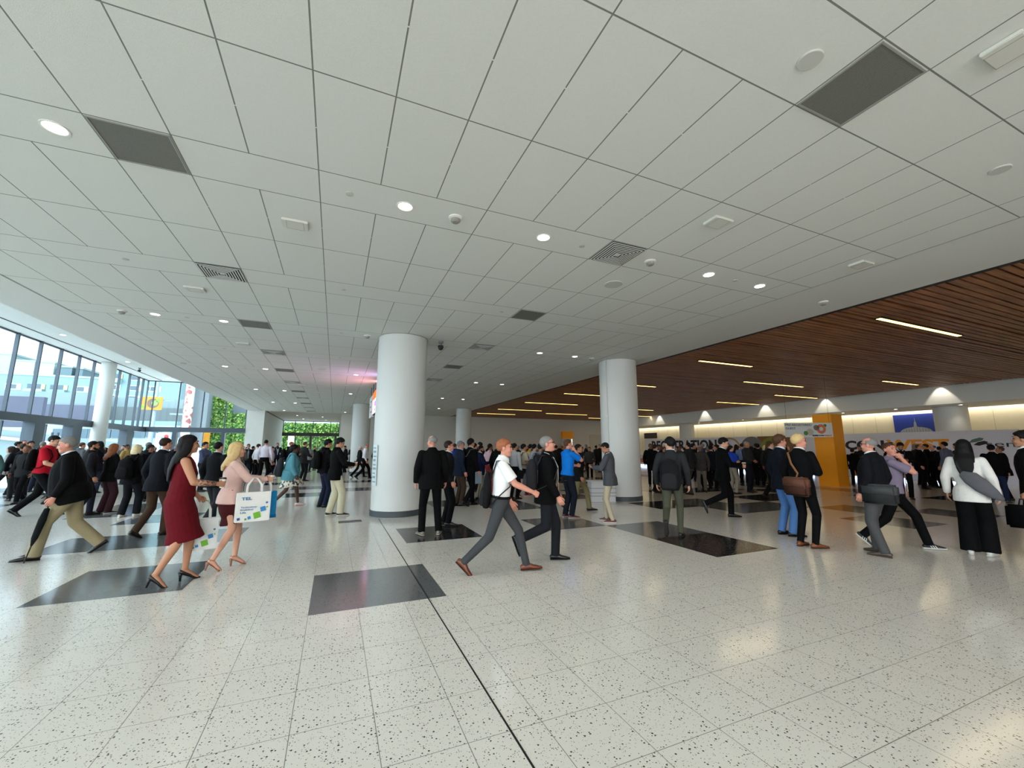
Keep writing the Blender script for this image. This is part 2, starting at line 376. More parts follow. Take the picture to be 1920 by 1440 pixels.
for k, y in enumerate((23.0, 29.0, 35.0)):
    t = thing('downlight', f'small round downlight in the high white soffit above the tall windows, {("nearest", "middle", "farthest")[k]} of three', 'ceiling light', (-10.9, y, Z_UP), group='soffit downlights')
    downlight_parts(t, 0.12); spot('downlight_lamp', (-10.9, y, Z_UP - 0.02), P_DOWN, 120, 0.7, (1, 0.95, 0.88))
for k, (x, y) in enumerate(((-3.2, 40.5), (-1.2, 41.5), (-3.0, 45.0), (-1.0, 46.0))):
    t = thing('downlight', f'tiny downlight in the lower entrance ceiling at the far doors, {ORD[k]} from the hall', 'ceiling light', (x, y, HC), group='entrance downlights')
    downlight_parts(t, 0.1)
    if k % 2: spot('downlight_lamp', (x, y, HC - 0.02), P_DOWN * 1.2, 120, 0.7, (1, 0.9, 0.78))

grille_m = bpy.data.materials.new('perforated_grille'); grille_m.use_nodes = True
nt = grille_m.node_tree; b_ = nt.nodes['Principled BSDF']; tc = nt.nodes.new('ShaderNodeTexCoord'); v_ = nt.nodes.new('ShaderNodeTexVoronoi'); v_.inputs['Scale'].default_value = 90; v_.inputs['Randomness'].default_value = 0.1
rp = nt.nodes.new('ShaderNodeValToRGB'); rp.color_ramp.elements[0].color = (*lin((46, 46, 42)), 1); rp.color_ramp.elements[1].color = (*lin((112, 112, 104)), 1); rp.color_ramp.elements[0].position = 0.3; rp.color_ramp.elements[1].position = 0.5
nt.links.new(tc.outputs['Object'], v_.inputs['Vector']); nt.links.new(v_.outputs['Distance'], rp.inputs[0]); nt.links.new(rp.outputs[0], b_.inputs['Base Color']); b_.inputs['Roughness'].default_value = 0.6
def frame_bm(h, w, z0, z1, mi=0, bm=None):
    bm = bm or bmesh.new()
    for a in ((-h, h, -h, -h + w), (-h, h, h - w, h), (-h, -h + w, -h + w, h - w), (h - w, h, -h + w, h - w)): box(bm, *a, z0, z1, mi)
    return bm
def grille(c, r, label, group):
    x, y = cell(c + 0.5, r + 0.5)
    t = thing('return_grille', label, 'vent', (x, y, HC), group=group)
    obj('frame', frame_bm(TW / 2 - 0.012, 0.014, -0.01, 0.0), mat('grille_frame', (150, 150, 142), 0.5), t)
    obj('perforated_sheet', bx(-TW / 2 + 0.026, TW / 2 - 0.026, -TW / 2 + 0.026, TW / 2 - 0.026, -0.004, -0.001), grille_m, t)
def diffuser(c, r, label, group):
    x, y = cell(c + 0.5, r + 0.5)
    t = thing('air_vent', label, 'vent', (x, y, HC), group=group)
    obj('backing', bx(-TW / 2 + 0.012, TW / 2 - 0.012, -TW / 2 + 0.012, TW / 2 - 0.012, -0.002, -0.0005), mat('diffuser_dark', (26, 26, 26), 0.8), t)
    bm = bmesh.new(); h = TW / 2 - 0.012
    for k in range(7): frame_bm(h - k * 0.038, 0.017, -0.018 - 0.002 * k, -0.014 - 0.002 * k, bm=bm)
    box(bm, -0.035, 0.035, -0.035, 0.035, -0.022, -0.018)
    obj('louvre_grille', bm, mat('diffuser_white', (214, 214, 208), 0.5), t)
NEAR = ['nearest', 'second nearest', 'third nearest', 'fourth nearest', 'fifth nearest', 'sixth nearest']
gk = dk = 0
for r in range(2, 53, 5):
    if (r // 5) % 2 == 0: grille(-3, r, f'dark perforated return grille, {NEAR[gk] if gk < 6 else "farthest"} in the left line of vents', 'return grilles'); gk += 1
    else: diffuser(-3, r, f'square louvred air diffuser, {NEAR[dk]} in the left line of vents', 'air diffusers'); dk += 1
gk = dk = 0
for r in range(-3, 23, 5):
    if (r // 5) % 2: grille(6, r, f'dark perforated return grille, {NEAR[gk]} in the right line of vents', 'return grilles'); gk += 1
    else: diffuser(6, r, f'square louvred air diffuser, {NEAR[dk]} in the right line of vents', 'air diffusers'); dk += 1
plate_m = mat('ceiling_plate', (214, 213, 203), 0.55)
PL = [(-0.5, 4.0, 'beside the long joint left of the lit spotlight row'), (7.5, 0.5, 'right of the square diffuser'), (12.5, 0.5, 'at the edge of the tiles by the wood ceiling'),
      (7.5, -3.5, 'in the top right corner'), (-3.5, 9.1, 'below the left louvred diffuser'), (-3.5, 16.0, 'beside the second dark grille on the left'), (-0.45, 21.0, 'far off near the ceiling glow'), (-2.0, 28.7, 'farthest in the left vent line')]
for c, r, s in PL:
    x, y = cell(c, r)
    t = thing('ceiling_plate', 'raised white rectangular ceiling plate ' + s, 'ceiling plate', (x, y, HC), group='raised ceiling plates')
    bm = bx(-0.15, 0.15, -0.105, 0.105, -0.035, -0.001, 0.006); obj('cover', bm, plate_m, t)
    obj('seam', frame_bm(0.1, 0.004, -0.037, -0.034), mat('grille_frame'), t)
for c, r, s in [(7.55, 4.05, 'round flat ceiling speaker near the square diffuser'), (5.5, -2.5, 'round flat disc beside the big dark grille at upper right'), (10.5, -2.5, 'faint round disc near the right border of the tiles'), (-7.4, 22.4, 'small round disc near the left edge of the tiles')]:
    x, y = cell(c, r); bm = bmesh.new(); rr = 0.16 if c == 7.55 else 0.085
    lathe(bm, [(rr, 0), (rr, -0.008), (rr * 0.93, -0.012), (0, -0.012)], 28)
    tag(obj('ceiling_speaker' if rr > .1 else 'ceiling_disc', bm, mat('ceiling_disc', (196, 196, 188), 0.7), loc=(x, y, HC)), s, 'ceiling disc')
SM = [(2.5, 2.5, 'between the two nearest spotlights'), (7.5, 2.5, 'right of the near square diffuser'), (14.6, 2.6, 'on the plain border by the wood ceiling'), (-6.4, 12.5, 'near the left edge above the tall windows'), (1.5, 12.5, 'in front of the big white column'), (12.5, 12.5, 'above the second white column')]
for c, r, s in SM:
    x, y = cell(c, r)
    t = thing('smoke_detector', 'small white smoke detector hanging ' + s, 'smoke detector', (x, y, HC), group='smoke detectors')
    bm = bmesh.new(); lathe(bm, [(0.085, 0), (0.085, -0.012), (0.06, -0.022), (0.055, -0.022)], 24); obj('base_plate', bm, trim_w, t)
    bm = bmesh.new(); lathe(bm, [(0.055, -0.022), (0.058, -0.05), (0.04, -0.066), (0, -0.066)], 24); obj('sensor_head', bm, mat('sensor_head', (150, 148, 140), 0.5), t)
SPK = {2: (0.5, 5.5, 10.5), 7: (-4.5, 0.5, 5.5, 10.5), 12: (-4.6, 0.5, 5.5), 17: (-4.5, 0.5, 5.5), 22: (-4.5, 0.5)}
for r in sorted(SPK):
    for k, c in enumerate(SPK[r]):
        x, y = cell(c, r + 0.5); bm = bmesh.new(); lathe(bm, [(0.042, 0), (0.042, -0.006), (0, -0.008)], 16)
        tag(obj('ceiling_sprinkler_cap', bm, mat('ceiling_disc'), loc=(x, y, HC)), f'tiny round sprinkler cap, {ORD[k]} from the left in the {ORD[r // 5]} ceiling band', 'sprinkler', 'sprinkler caps')
def camera_dome(x, y, z, label):
    t = thing('security_camera', label, 'security camera', (x, y, z))
    bm = bmesh.new(); lathe(bm, [(0.07, 0), (0.07, -0.05), (0.03, -0.06), (0.03, -0.12)], 16); obj('mount', bm, mat('camera_grey', (120, 120, 118), 0.5), t)
    bm = bmesh.new(); lathe(bm, [(0.075, -0.12), (0.08, -0.17), (0.05, -0.23), (0, -0.25)], 16); obj('dome', bm, mat('camera_dark', (36, 36, 38), 0.25), t)
camera_dome(2.45, 10.6, HC, 'dark dome camera under the ceiling beside the big white column')
p = on_z(262, 690, Z_UP); camera_dome(p.x, p.y, Z_UP, 'hanging camera under the high white soffit by the tall windows')
# linear lights of the wood ceiling
warm = glow('linear_lens', (255, 214, 124), 5.0)
LIN = [((1645, 595), (1800, 628)), ((1310, 675), (1410, 686)), ((1398, 714), (1502, 725)), ((1658, 713), (1718, 721)), ((1453, 740), (1532, 746)), ((1345, 753), (1422, 758)), ((1061, 736), (1160, 744)), ((987, 753), (1080, 759)),
       ((935, 766), (1014, 770)), ((1027, 774), (1097, 778)), ((1140, 720), (1225, 722)), ((1105, 783), (1150, 785)), ((1170, 766), (1223, 769)), ((1170, 778), (1223, 781)), ((895, 774), (965, 777))]
LLAB = ['nearest the viewer at the right', 'right of the second white column', 'above the orange pillar', 'near the right bulkhead', 'close to the bulkhead above the sign', 'above the lettered banner', 'left of the second white column',
        'one row beyond the column', 'far left in the wood ceiling', 'far back before the plain wall', 'just behind the second white column', 'farthest back beside the column', 'low beside the column', 'lowest beside the column', 'farthest left over the back wall']
for k, (a, b) in enumerate(LIN):
    p, q = on_z(*a, Z_WOOD), on_z(*b, Z_WOOD); ym = (p.y + q.y) / 2; L = max(q.x - p.x, 2.5)
    if L > 4.2: L = 4.0
    t = thing('ceiling_strip_light', 'warm glowing strip light in the slatted wood ceiling, ' + LLAB[k], 'ceiling light', (p.x + L / 2, ym, Z_WOOD), group='strip lights in the wood ceiling')
    obj('lens', bx(-L / 2 + 0.02, L / 2 - 0.02, -0.045, 0.045, -0.034, -0.028), warm, t)
    obj('housing', bx(-L / 2, L / 2, -0.07, 0.07, -0.028, -0.002), black_m, t)
    area('linear_lamp', (p.x + L / 2, ym, Z_WOOD - 0.04), P_LIN, L, 0.1, (1, 0.86, 0.6), (0, 0, 0))
for k, y in enumerate((9.7, 14.7, 18.4, 23.3, 28.2)):
    t = thing('wall_washer', f'small recessed spotlight throwing a light cone on the white bulkhead, {ORD[k]} from the near end', 'ceiling light', (X_BULK - 0.3, y, 4.95), group='bulkhead wall washers')
    downlight_parts(t, 0.05); spot('washer_lamp', (X_BULK - 0.3, y, 4.92), P_WASH, 66, 0.3, (1, 0.92, 0.76), size=0.02)
for k, y in enumerate((9.5, 12.0, 14.5, 21.0, 25.0)):
    t = thing('downlight', f'small downlight in the low soffit before the cream wall, {ORD[k]} from the near end', 'ceiling light', (27.4, y, Z_SOF), group='soffit spotlights')
    downlight_parts(t, 0.09); spot('downlight_lamp', (27.4, y, Z_SOF - 0.02), P_DOWN * 0.6, 100, 0.7, (1, 0.9, 0.72))
# ---------------------------------------------------------------- curtain walls
pane = glass('window_glass', (226, 238, 243))
def curtain(name, ax, fixed, lo, hi, mull, posts, zb0, zb1, ztop, m, depth=0.10, door_lines=()):
    """glazed wall along axis ax ('x' or 'y'): root + mullions + beam + posts + glazing"""
    t = thing(name, None, None, (0, 0, 0)); struct(t)
    def bb(u0, u1, d0, d1, z0, z1, nm, mm):
        o = bx(d0, d1, u0, u1, z0, z1) if ax == 'y' else bx(u0, u1, d0, d1, z0, z1)
        return obj(nm, o, mm, t)
    for u in mull: bb(u - 0.035, u + 0.035, fixed - 0.02, fixed + depth * (1 if ax == 'y' else -1), zb1, ztop, 'mullion', m)
    d = fixed + (0.3 if ax == 'y' else -0.3)
    a_, b__ = min(fixed - 0.1, d), max(fixed + (0.1 if ax == 'x' else 0), d)
    bb(lo, hi, a_, b__, zb0, zb1, 'transom_beam', m)
    bb(lo, hi, min(fixed, fixed + (0.05 if ax == 'y' else -0.05)), max(fixed, fixed + (0.05 if ax == 'y' else -0.05)), ztop - 0.06, ztop, 'head_rail', m)
    for u0, u1 in posts: bb(u0, u1, a_, b__, 0, zb0, 'door_post', m)
    for u, z in door_lines: bb(u - 0.03, u + 0.03, fixed - 0.03, fixed + 0.03, 0, z, 'door_stile', m)
    bb(lo, hi, fixed - 0.006, fixed + 0.006, 0.02, ztop, 'glazing', pane)
    return t
mu = [23.3 - 1.5 * k for k in range(0, 22)] + [24.8, 26.3, 27.85, 29.3, 30.8, 32.25, 33.6, 34.9, 35.65]
po = [(24.8, 25.5), (27.7, 28.5), (33.6, 34.5)] + [(24.8 - 3.0 * k, 25.5 - 3.0 * k) for k in range(1, 11)]
curtain('window_1', 'y', X_WIN, Y_BACK, Y_FAR, mu, po, 2.72, 3.05, Z_UP, steel_m, door_lines=[(26.2, 2.7), (26.75, 2.35), (27.2, 2.35), (23.4, 2.7), (22.9, 2.7), (31.5, 2.7)])
curtain('window_2', 'x', Y_FAR, X_WIN, -6.25, [-12.4, -12.0, -10.53, -9.06, -7.63, -6.3], [(-10.62, -10.38), (-7.74, -7.5)], 2.73, 3.07, Z_UP, steel_m)
bronze = mat('bronze_frame', (74, 72, 70), 0.5, metal=0.2)
curtain('window_3', 'x', Y_END, -5.08, XA, [-5.04, -3.96, -2.25, -0.55, 0.32], [(-2.5, -2.28), (-0.1, 0.1)], 2.86, 3.2, HC, bronze, door_lines=[(-4.9, 2.8), (-3.85, 2.8), (-3.2, 2.8), (-1.7, 2.8), (-0.9, 2.8)])

# ---------------------------------------------------------------- outside
g = obj('ground_outside', bx(-140, 60, Y_BACK - 30, 190, -0.12, -0.02), mat('paving', (226, 228, 228), 0.8, noise=0.08, nscale=0.6)); struct(g)
teal = mat('teal_render', (126, 154, 156), 0.8, noise=0.05, nscale=0.3); pale = mat('pale_render', (158, 176, 176), 0.8, noise=0.04, nscale=0.3)
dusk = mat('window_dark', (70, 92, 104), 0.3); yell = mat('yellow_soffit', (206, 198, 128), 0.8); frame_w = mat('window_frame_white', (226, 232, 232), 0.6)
YB = 150.0
def building(name, label, x0, x1, ztop, y=YB, depth=14, m=teal, floors=(), step=4.5, bal=True, seed=1):
    t = thing(name, label, 'building', ((x0 + x1) / 2, y, 0)); w2 = (x1 - x0) / 2; q = random.Random(seed)
    obj('wall', bx(-w2, w2, 0, depth, 0, ztop), m, t)
    obj('roof', bx(-w2 - 0.2, w2 + 0.2, -0.2, depth, ztop, ztop + 0.5), pale, t)
    for z in floors:
        x = -w2 + 0.6
        while x + step < w2:
            if bal and q.random() < 0.5:
                bq = obj('balcony', bx(x, x + step * 0.8, -1.4, 0, z - 0.5, z + 0.6), pale if q.random() < 0.5 else teal, t)
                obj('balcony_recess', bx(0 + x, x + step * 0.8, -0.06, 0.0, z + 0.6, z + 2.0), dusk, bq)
                obj('soffit_panel', bx(x + step * 0.6, x + step * 0.78, -0.1, 0, z + 0.7, z + 2.0), yell, bq)
            else:
                f = obj('window', bx(x + 0.4, x + step * 0.75, -0.12, 0, z + 0.3, z + 1.9), frame_w, t)
                obj('pane', bx(x + 1.0, x + step * 0.55, -0.16, -0.12, z + 0.5, z + 1.7), dusk, f)
                obj('pane', bx(x + 0.5, x + 0.8, -0.16, -0.12, z + 0.5, z + 1.7), dusk, f)
            x += step
    return t
def b_px(label, px0, px1, ytop, Y, m=teal, floors=(), seed=1, step=4.5):
    p, q = at_y(px0, ytop, Y), at_y(px1, ytop, Y)
    return building('apartment_building', label, p.x, q.x, p.z * 0.5 + q.z * 0.5, floors=floors, y=Y, m=m, seed=seed, step=step)
b_px('long low turquoise apartment block behind the left windows', -90, 188, 704, YB, floors=(14.0, 16.6), seed=2)
b_px('tall turquoise apartment block with many balconies behind the lamp post', 204, 352, 640, YB - 4, floors=(14.2, 17.1, 20.0, 22.9, 25.8, 28.7), seed=5)
b_px('pale block rising above the turquoise roofs near the left edge', -30, 26, 664, YB + 15, pale, (21.5,), 3)
b_px('white apartment block with a balcony above the roofs behind the second window bay', 29, 66, 678, YB + 15, mat('white_render', (186, 206, 206), 0.8), (19.5,), 8)
b_px('white stair tower above the roofs behind the third window bay', 73, 103, 681, YB + 15, mat('white_render'), (), 4)
b_px('grey tower block above the roofs behind the fourth window bay', 110, 136, 689, YB + 15, mat('grey_render', (104, 122, 128), 0.8), (), 6)
b_px('narrow grey lift tower above the roofs', 146, 156, 692, YB + 15, mat('grey_render'), (), 7)
def tuft(name, label, cat, x0, x1, y0, y1, z0, z1, n, size, m, seed, shell=0.25, kind=None, trunk=False):
    q = random.Random(seed); bm = bmesh.new()
    for _ in range(n):
        c = Vector((q.uniform(x0, x1), q.uniform(y0, y1), q.uniform(z0, z1)))
        a = Vector((q.gauss(0, 1), q.gauss(0, 1) - 0.8, q.gauss(0, 1) + 0.3)).normalized(); u = a.orthogonal().normalized(); v = a.cross(u)
        s = size * q.uniform(0.6, 1.4)
        f = bm.faces.new([bm.verts.new(c + u * s), bm.verts.new(c + v * s * 0.7 + a * s * 0.15), bm.verts.new(c - u * s), bm.verts.new(c - v * s * 0.7 + a * s * 0.15)]); f.material_index = q.choice((0, 0, 1, 2))
    o = obj(name, bm, m)
    tag(o, label, cat, kind=kind)
    return o
leafs = [mat('leaf_mid', (96, 142, 62), 0.6), mat('leaf_dark', (52, 88, 40), 0.6), mat('leaf_lime', (168, 192, 92), 0.6)]
band = mat('pale_concrete', (126, 142, 144), 0.85, noise=0.08, nscale=0.35); purple = mat('mauve_concrete', (92, 94, 110), 0.85, noise=0.07, nscale=0.5)
def wall_px(name, px0, px1, yt, yb, Y, m, thick=0.6):
    a, b = at_y(px0, yt, Y), at_y(px1, yt, Y); c = at_y((px0 + px1) / 2, yb, Y); d = at_y((px0 + px1) / 2, yt, Y)
    o = obj(name, bx(a.x, b.x, Y, Y + thick, max(c.z, 0), d.z), m); return struct(o)
wall_px('wall_parapet', -80, 196, 733, 757, 100, band)
wall_px('wall_retaining', -80, 196, 757, 793, 99.6, purple)
wall_px('wall_parapet_right', 198, 470, 749, 766, 102, band)
wall_px('wall_retaining_right', 198, 470, 766, 790, 101.6, mat('grey_green_concrete', (98, 106, 108), 0.85, noise=0.07, nscale=0.5))
wall_px('wall_near_retaining', -120, 84, 741, 800, 60, purple)
wall_px('wall_low_terrace', -80, 470, 796, 838, 96, mat('pale_render'))
for k in range(12):
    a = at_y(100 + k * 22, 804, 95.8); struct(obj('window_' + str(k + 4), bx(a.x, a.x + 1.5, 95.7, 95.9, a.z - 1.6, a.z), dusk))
# ramp with a sloping parapet outside the doors
bm = bmesh.new()
for a, b in (((-30, 44), (-18.5, 44)),):
    V = [bm.verts.new(p) for p in ((-40, 50, 0), (-17, 50, 0), (-17, 50, 1.9), (-40, 50, 5.0), (-40, 50.5, 0), (-17, 50.5, 0), (-17, 50.5, 1.9), (-40, 50.5, 5.0))]
    for f in ((0, 1, 2, 3), (5, 4, 7, 6), (3, 2, 6, 7), (1, 5, 6, 2)): bm.faces.new([V[i] for i in f])
struct(obj('wall_ramp', bm, band))
bm = bmesh.new()
V = [bm.verts.new(p) for p in ((-40, 49.6, 4.2), (-17, 49.6, 1.1), (-17, 49.6, 1.35), (-40, 49.6, 4.45), (-40, 49.75, 4.2), (-17, 49.75, 1.1), (-17, 49.75, 1.35), (-40, 49.75, 4.45))]
for f in ((0, 1, 2, 3), (3, 2, 6, 7), (0, 4, 5, 1)): bm.faces.new([V[i] for i in f])
rl = obj('ramp_handrail', bm, mat('window_frame_white')); tag(rl, 'sloping pale handrail on the ramp outside the glass doors', 'handrail')
# lamp post with orange banner
Yp = 56.0; a = at_y(285, 800, Yp)
lp = thing('lamp_post', 'pale grey street lamp post outside the corner window', 'lamp post', (a.x, Yp, 0))
bm = bmesh.new(); lathe(bm, [(0.3, 0), (0.3, 0.3), (0.22, 0.4), (0.17, 12), (0.0, 12.05)], 16); obj('pole', bm, mat('pole_grey', (150, 166, 178), 0.5), lp, smooth=True)
obj('arm', bx(-1.6, 1.4, -0.05, 0.05, 6.72, 6.80), mat('pole_grey'), lp)
a, b = at_y(264, 743, Yp - 0.3), at_y(303, 769, Yp - 0.3)
bn = thing('street_banner', 'orange street banner with a round dark emblem on the lamp post', 'banner', ((a.x + b.x) / 2, Yp - 0.3, b.z))
bw, bh = (b.x - a.x) / 2, a.z - b.z
obj('cloth', bx(-bw, bw, -0.01, 0.01, 0, bh), mat('banner_orange', (214, 138, 44), 0.7), bn)
def disc(name, r, x, z, m, parent, y=-0.02, r0=0.0, sx=1.0):
    bm = bmesh.new(); lathe(bm, [(r0, 0), (r, 0)] if r0 else [(0, 0), (r, 0)], 28)
    bmesh.ops.rotate(bm, verts=bm.verts, cent=(0, 0, 0), matrix=Matrix.Rotation(PI / 2, 3, 'X')); bmesh.ops.scale(bm, verts=bm.verts, vec=(sx, 1, 1)); bmesh.ops.translate(bm, verts=bm.verts, vec=(x, y, z))
    return obj(name, bm, m, parent)
disc('emblem_ring', bh * 0.36, 0.15, bh * 0.5, mat('emblem_brown', (112, 92, 78), 0.7), bn)
disc('emblem_core', bh * 0.2, 0.3, bh * 0.52, mat('emblem_green', (142, 176, 96), 0.7), bn, -0.03)
disc('green_dot', bh * 0.16, bw * 0.62, bh * 0.75, mat('banner_green', (136, 178, 60), 0.7), bn, -0.03); disc('green_dot', bh * 0.16, -bw * 0.75, bh * 0.22, mat('banner_green'), bn, -0.03)
# concrete pier, patterned post, ivy walls
wall_px('wall_concrete_pier', 352, 398, 690, 840, 58, mat('grey_concrete', (122, 130, 134), 0.85, noise=0.1, nscale=0.8), 4)
a = at_y(349, 800, 57); pp = thing('patterned_post', 'tall slim post covered in red and white patches outside the window', 'post', (a.x, 57, 0))
pm = bpy.data.materials.new('patchwork'); pm.use_nodes = True; nt = pm.node_tree; tc = nt.nodes.new('ShaderNodeTexCoord'); v_ = nt.nodes.new('ShaderNodeTexVoronoi'); v_.inputs['Scale'].default_value = 2.6
rp = nt.nodes.new('ShaderNodeValToRGB'); rp.color_ramp.interpolation = 'CONSTANT'; rp.color_ramp.elements[0].color = (*lin((216, 214, 206)), 1); e = rp.color_ramp.elements.new(0.45); e.color = (*lin((168, 96, 92)), 1); rp.color_ramp.elements[1].position = 0.7
sp = nt.nodes.new('ShaderNodeSeparateColor'); nt.links.new(tc.outputs['Object'], v_.inputs['Vector']); nt.links.new(v_.outputs['Color'], sp.inputs[0]); nt.links.new(sp.outputs['Red'], rp.inputs[0]); nt.links.new(rp.outputs[0], nt.nodes['Principled BSDF'].inputs['Base Color'])
bm = bmesh.new(); lathe(bm, [(0.42, 0), (0.42, 10.4), (0, 10.5)], 20); obj('shaft', bm, pm, pp); obj('cross_arm', bx(-1.6, 0.3, -0.1, 0.1, 5.3, 5.45), mat('pole_grey'), pp)
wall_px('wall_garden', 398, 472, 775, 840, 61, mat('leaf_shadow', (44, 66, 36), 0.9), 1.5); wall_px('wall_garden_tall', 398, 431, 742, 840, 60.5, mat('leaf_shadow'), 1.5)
wall_px('wall_stone', 428, 480, 735, 776, 64, mat('grey_concrete'), 2)
def ivy_px(label, px0, px1, yt, yb, Y, n, size, seed):
    a, b = at_y(px0, yt, Y), at_y(px1, yb, Y)
    c = at_y(px0, yb, Y); d = at_y(px1, yt, Y)
    tuft('ivy', label, 'ivy', min(a.x, c.x), max(b.x, d.x), Y - 0.55, Y, 0.0, a.z, n, size, leafs, seed, kind='stuff')
ivy_px('tall yellow green ivy column on the wall outside the corner window', 399, 428, 744, 838, 60.4, 5200, 0.17, 11)
ivy_px('green ivy hedge outside the last bay of the corner window', 432, 470, 776, 838, 60.9, 5200, 0.17, 12)
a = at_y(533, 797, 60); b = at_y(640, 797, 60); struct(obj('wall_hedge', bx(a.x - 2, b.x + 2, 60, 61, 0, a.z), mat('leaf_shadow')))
tuft('ivy', 'dense bright green ivy wall outside the far entrance doors', 'ivy', a.x - 1.5, b.x + 1.5, 59.3, 60, 0.0, a.z + 0.25, 11000, 0.17, leafs, 13, kind='stuff')
wp = at_y(546, 820, 54); struct(obj('wall_outside_post', bx(wp.x - 0.3, wp.x + 0.3, 54, 54.4, 0, 3.1), mat('window_frame_white')))
# street clutter seen under the beam
for k, (x0, x1, y0, y1, c, lab) in enumerate([(294, 301, 812, 830, (232, 238, 238), 'white poster board standing outside the corner doors'), (308, 318, 812, 832, (238, 240, 238), 'second white poster board with a red top outside the corner doors')]):
    p = at_y((x0 + x1) / 2, y0, 44); w2 = (x1 - x0) / 768 * 37 / 2
    t = thing('poster_board', lab, 'sign', (p.x, 44, 0)); obj('board', bx(-w2, w2, -0.03, 0.03, 0.5, p.z), mat('poster_white', c, 0.6), t); obj('post', bx(-0.04, 0.04, 0.03, 0.09, 0, 0.9), steel_m, t)
    if k: disc('red_dot', w2 * 0.7, 0, p.z - 0.3, mat('poster_red', (196, 52, 60), 0.6), t, -0.04)
p = at_y(297, 810, 50); q = at_y(332, 824, 50)
t = thing('graphic_hoarding', 'blue and white graphic hoarding outside the corner doors', 'hoarding', ((p.x + q.x) / 2, 50, 0))
hm = bpy.data.materials.new('blue_graphic'); hm.use_nodes = True; nt = hm.node_tree; tc = nt.nodes.new('ShaderNodeTexCoord'); n_ = nt.nodes.new('ShaderNodeTexNoise'); n_.inputs['Scale'].default_value = 1.6; n_.inputs['Detail'].default_value = 4
rp = nt.nodes.new('ShaderNodeValToRGB'); rp.color_ramp.elements[0].position = 0.45; rp.color_ramp.elements[0].color = (*lin((70, 130, 220)), 1); rp.color_ramp.elements[1].position = 0.55; rp.color_ramp.elements[1].color = (*lin((236, 240, 244)), 1)
nt.links.new(tc.outputs['Object'], n_.inputs['Vector']); nt.links.new(n_.outputs['Fac'], rp.inputs[0]); nt.links.new(rp.outputs[0], nt.nodes['Principled BSDF'].inputs['Base Color'])
obj('panel', bx(-(q.x - p.x) / 2, (q.x - p.x) / 2, -0.05, 0.05, 0.9, p.z), hm, t); obj('post', bx(-0.05, 0.05, 0.05, 0.12, 0, 1.2), steel_m, t)
p = at_y(388, 812, 40); t = thing('flag_sign', 'narrow orange upright flag sign outside beside the ivy', 'sign', (p.x, 40, 0)); obj('flag', bx(-0.22, 0.22, -0.03, 0.03, 0.6, 2.9), mat('flag_orange', (214, 140, 28), 0.6), t); obj('post', bx(-0.25, -0.21, -0.03, 0.03, 0, 2.9), steel_m, t)

# ---------------------------------------------------------------- signs and counters
RB = (PI / 2, 0, -PI / 2)     # text facing the hall (-x)
X_BN = 27.2; KB = X_BN / 29.3
bk = thing('registration_backdrop', 'long pale grey lettered wall banner behind the registration counters', 'banner', (X_BN, 21 * KB, EYE * (1 - KB))); bk.scale = (1, KB, KB)
obj('panel', bx(0, 0.12, -12.6, 12.8, -0.122, 2.48), mat('backdrop_grey', (206, 202, 206), 0.6), bk)
ink = mat('ink_black', (18, 18, 20), 0.6); inko = mat('ink_orange', (222, 140, 24), 0.6)
def put(o, x, y, z, rot=RB): o.location = (x, y, z); o.rotation_euler = rot; return o
def fit(o, width, height):
    xs = [v.co.x for v in o.data.vertices]; ys = [v.co.y for v in o.data.vertices]
    sx, sy = width / (max(xs) - min(xs)), height / (max(ys) - min(ys)); x0, y0 = min(xs), min(ys)
    for v in o.data.vertices: v.co.x = (v.co.x - x0) * sx; v.co.y = (v.co.y - y0) * sy
    return o
def lettering(body, w_, h_, m, parent, x, y, z, bold=0.03, rot=RB):
    return put(fit(text_mesh(body, 1.0, 'lettering', m, parent, bold, 0.004), w_, h_), x, y, z, rot)
lettering('REGISTRATION', 7.7, 0.92, ink, bk, -0.006, 32.75 - 21, 1.40, 0.035)
lettering('SEMICON', 3.75, 0.56, ink, bk, -0.006, 17.35 - 21, 1.50, 0.045)
lettering('WEST', 2.68, 0.56, inko, bk, -0.006, 13.5 - 21, 1.52, 0.045)
lettering('semi', 1.35, 0.26, ink, bk, -0.006, 9.52 - 21, 1.66, 0.0)
def leaf(name, pts, m, x=-0.008):
    bm = bmesh.new(); f = bm.faces.new([bm.verts.new((x, y - 21, z)) for y, z in pts]); obj(name, bm, m, bk)
leaf('swoosh', [(10.12, 1.86), (9.98, 2.02), (9.7, 2.12), (9.55, 2.08), (9.62, 1.98), (9.85, 1.9)], mat('swoosh_green', (86, 104, 92), 0.6))
leaf('swoosh', [(9.95, 1.76), (9.78, 1.9), (9.55, 1.96), (9.42, 1.9), (9.52, 1.8), (9.75, 1.72)], ink)
brown = mat('graphic_brown', (122, 84, 44), 0.6)
obj('graphic_panel', bx(-0.003, 0.0, 18.2 - 21, 21.4 - 21, 0.5, 2.47), brown, bk)
def ring_yz(name, r0, r1, y, z, m, x=-0.006):
    bm = bmesh.new(); lathe(bm, [(r0, 0), (r1, 0)] if r0 else [(0, 0), (r1, 0)], 40)
    bmesh.ops.rotate(bm, verts=bm.verts, cent=(0, 0, 0), matrix=Matrix.Rotation(PI / 2, 3, 'Y')); bmesh.ops.translate(bm, verts=bm.verts, vec=(x, y - 21, z)); return obj(name, bm, m, bk)
ring_yz('graphic_ring', 0.85, 1.0, 23.8, 1.45, mat('graphic_ochre', (168, 138, 92), 0.6)); ring_yz('graphic_disc', 0, 0.98, 21.9, 1.5, mat('graphic_grey', (112, 108, 104), 0.6)); ring_yz('graphic_ring', 0.55, 0.92, 20.3, 1.5, mat('graphic_olive', (128, 128, 40), 0.6), -0.01)
bp_ = thing('dome_picture', 'deep blue picture of a pale dome on the cream wall above the banner', 'picture', (X_COVE - 0.06, 12.34, 2.3))
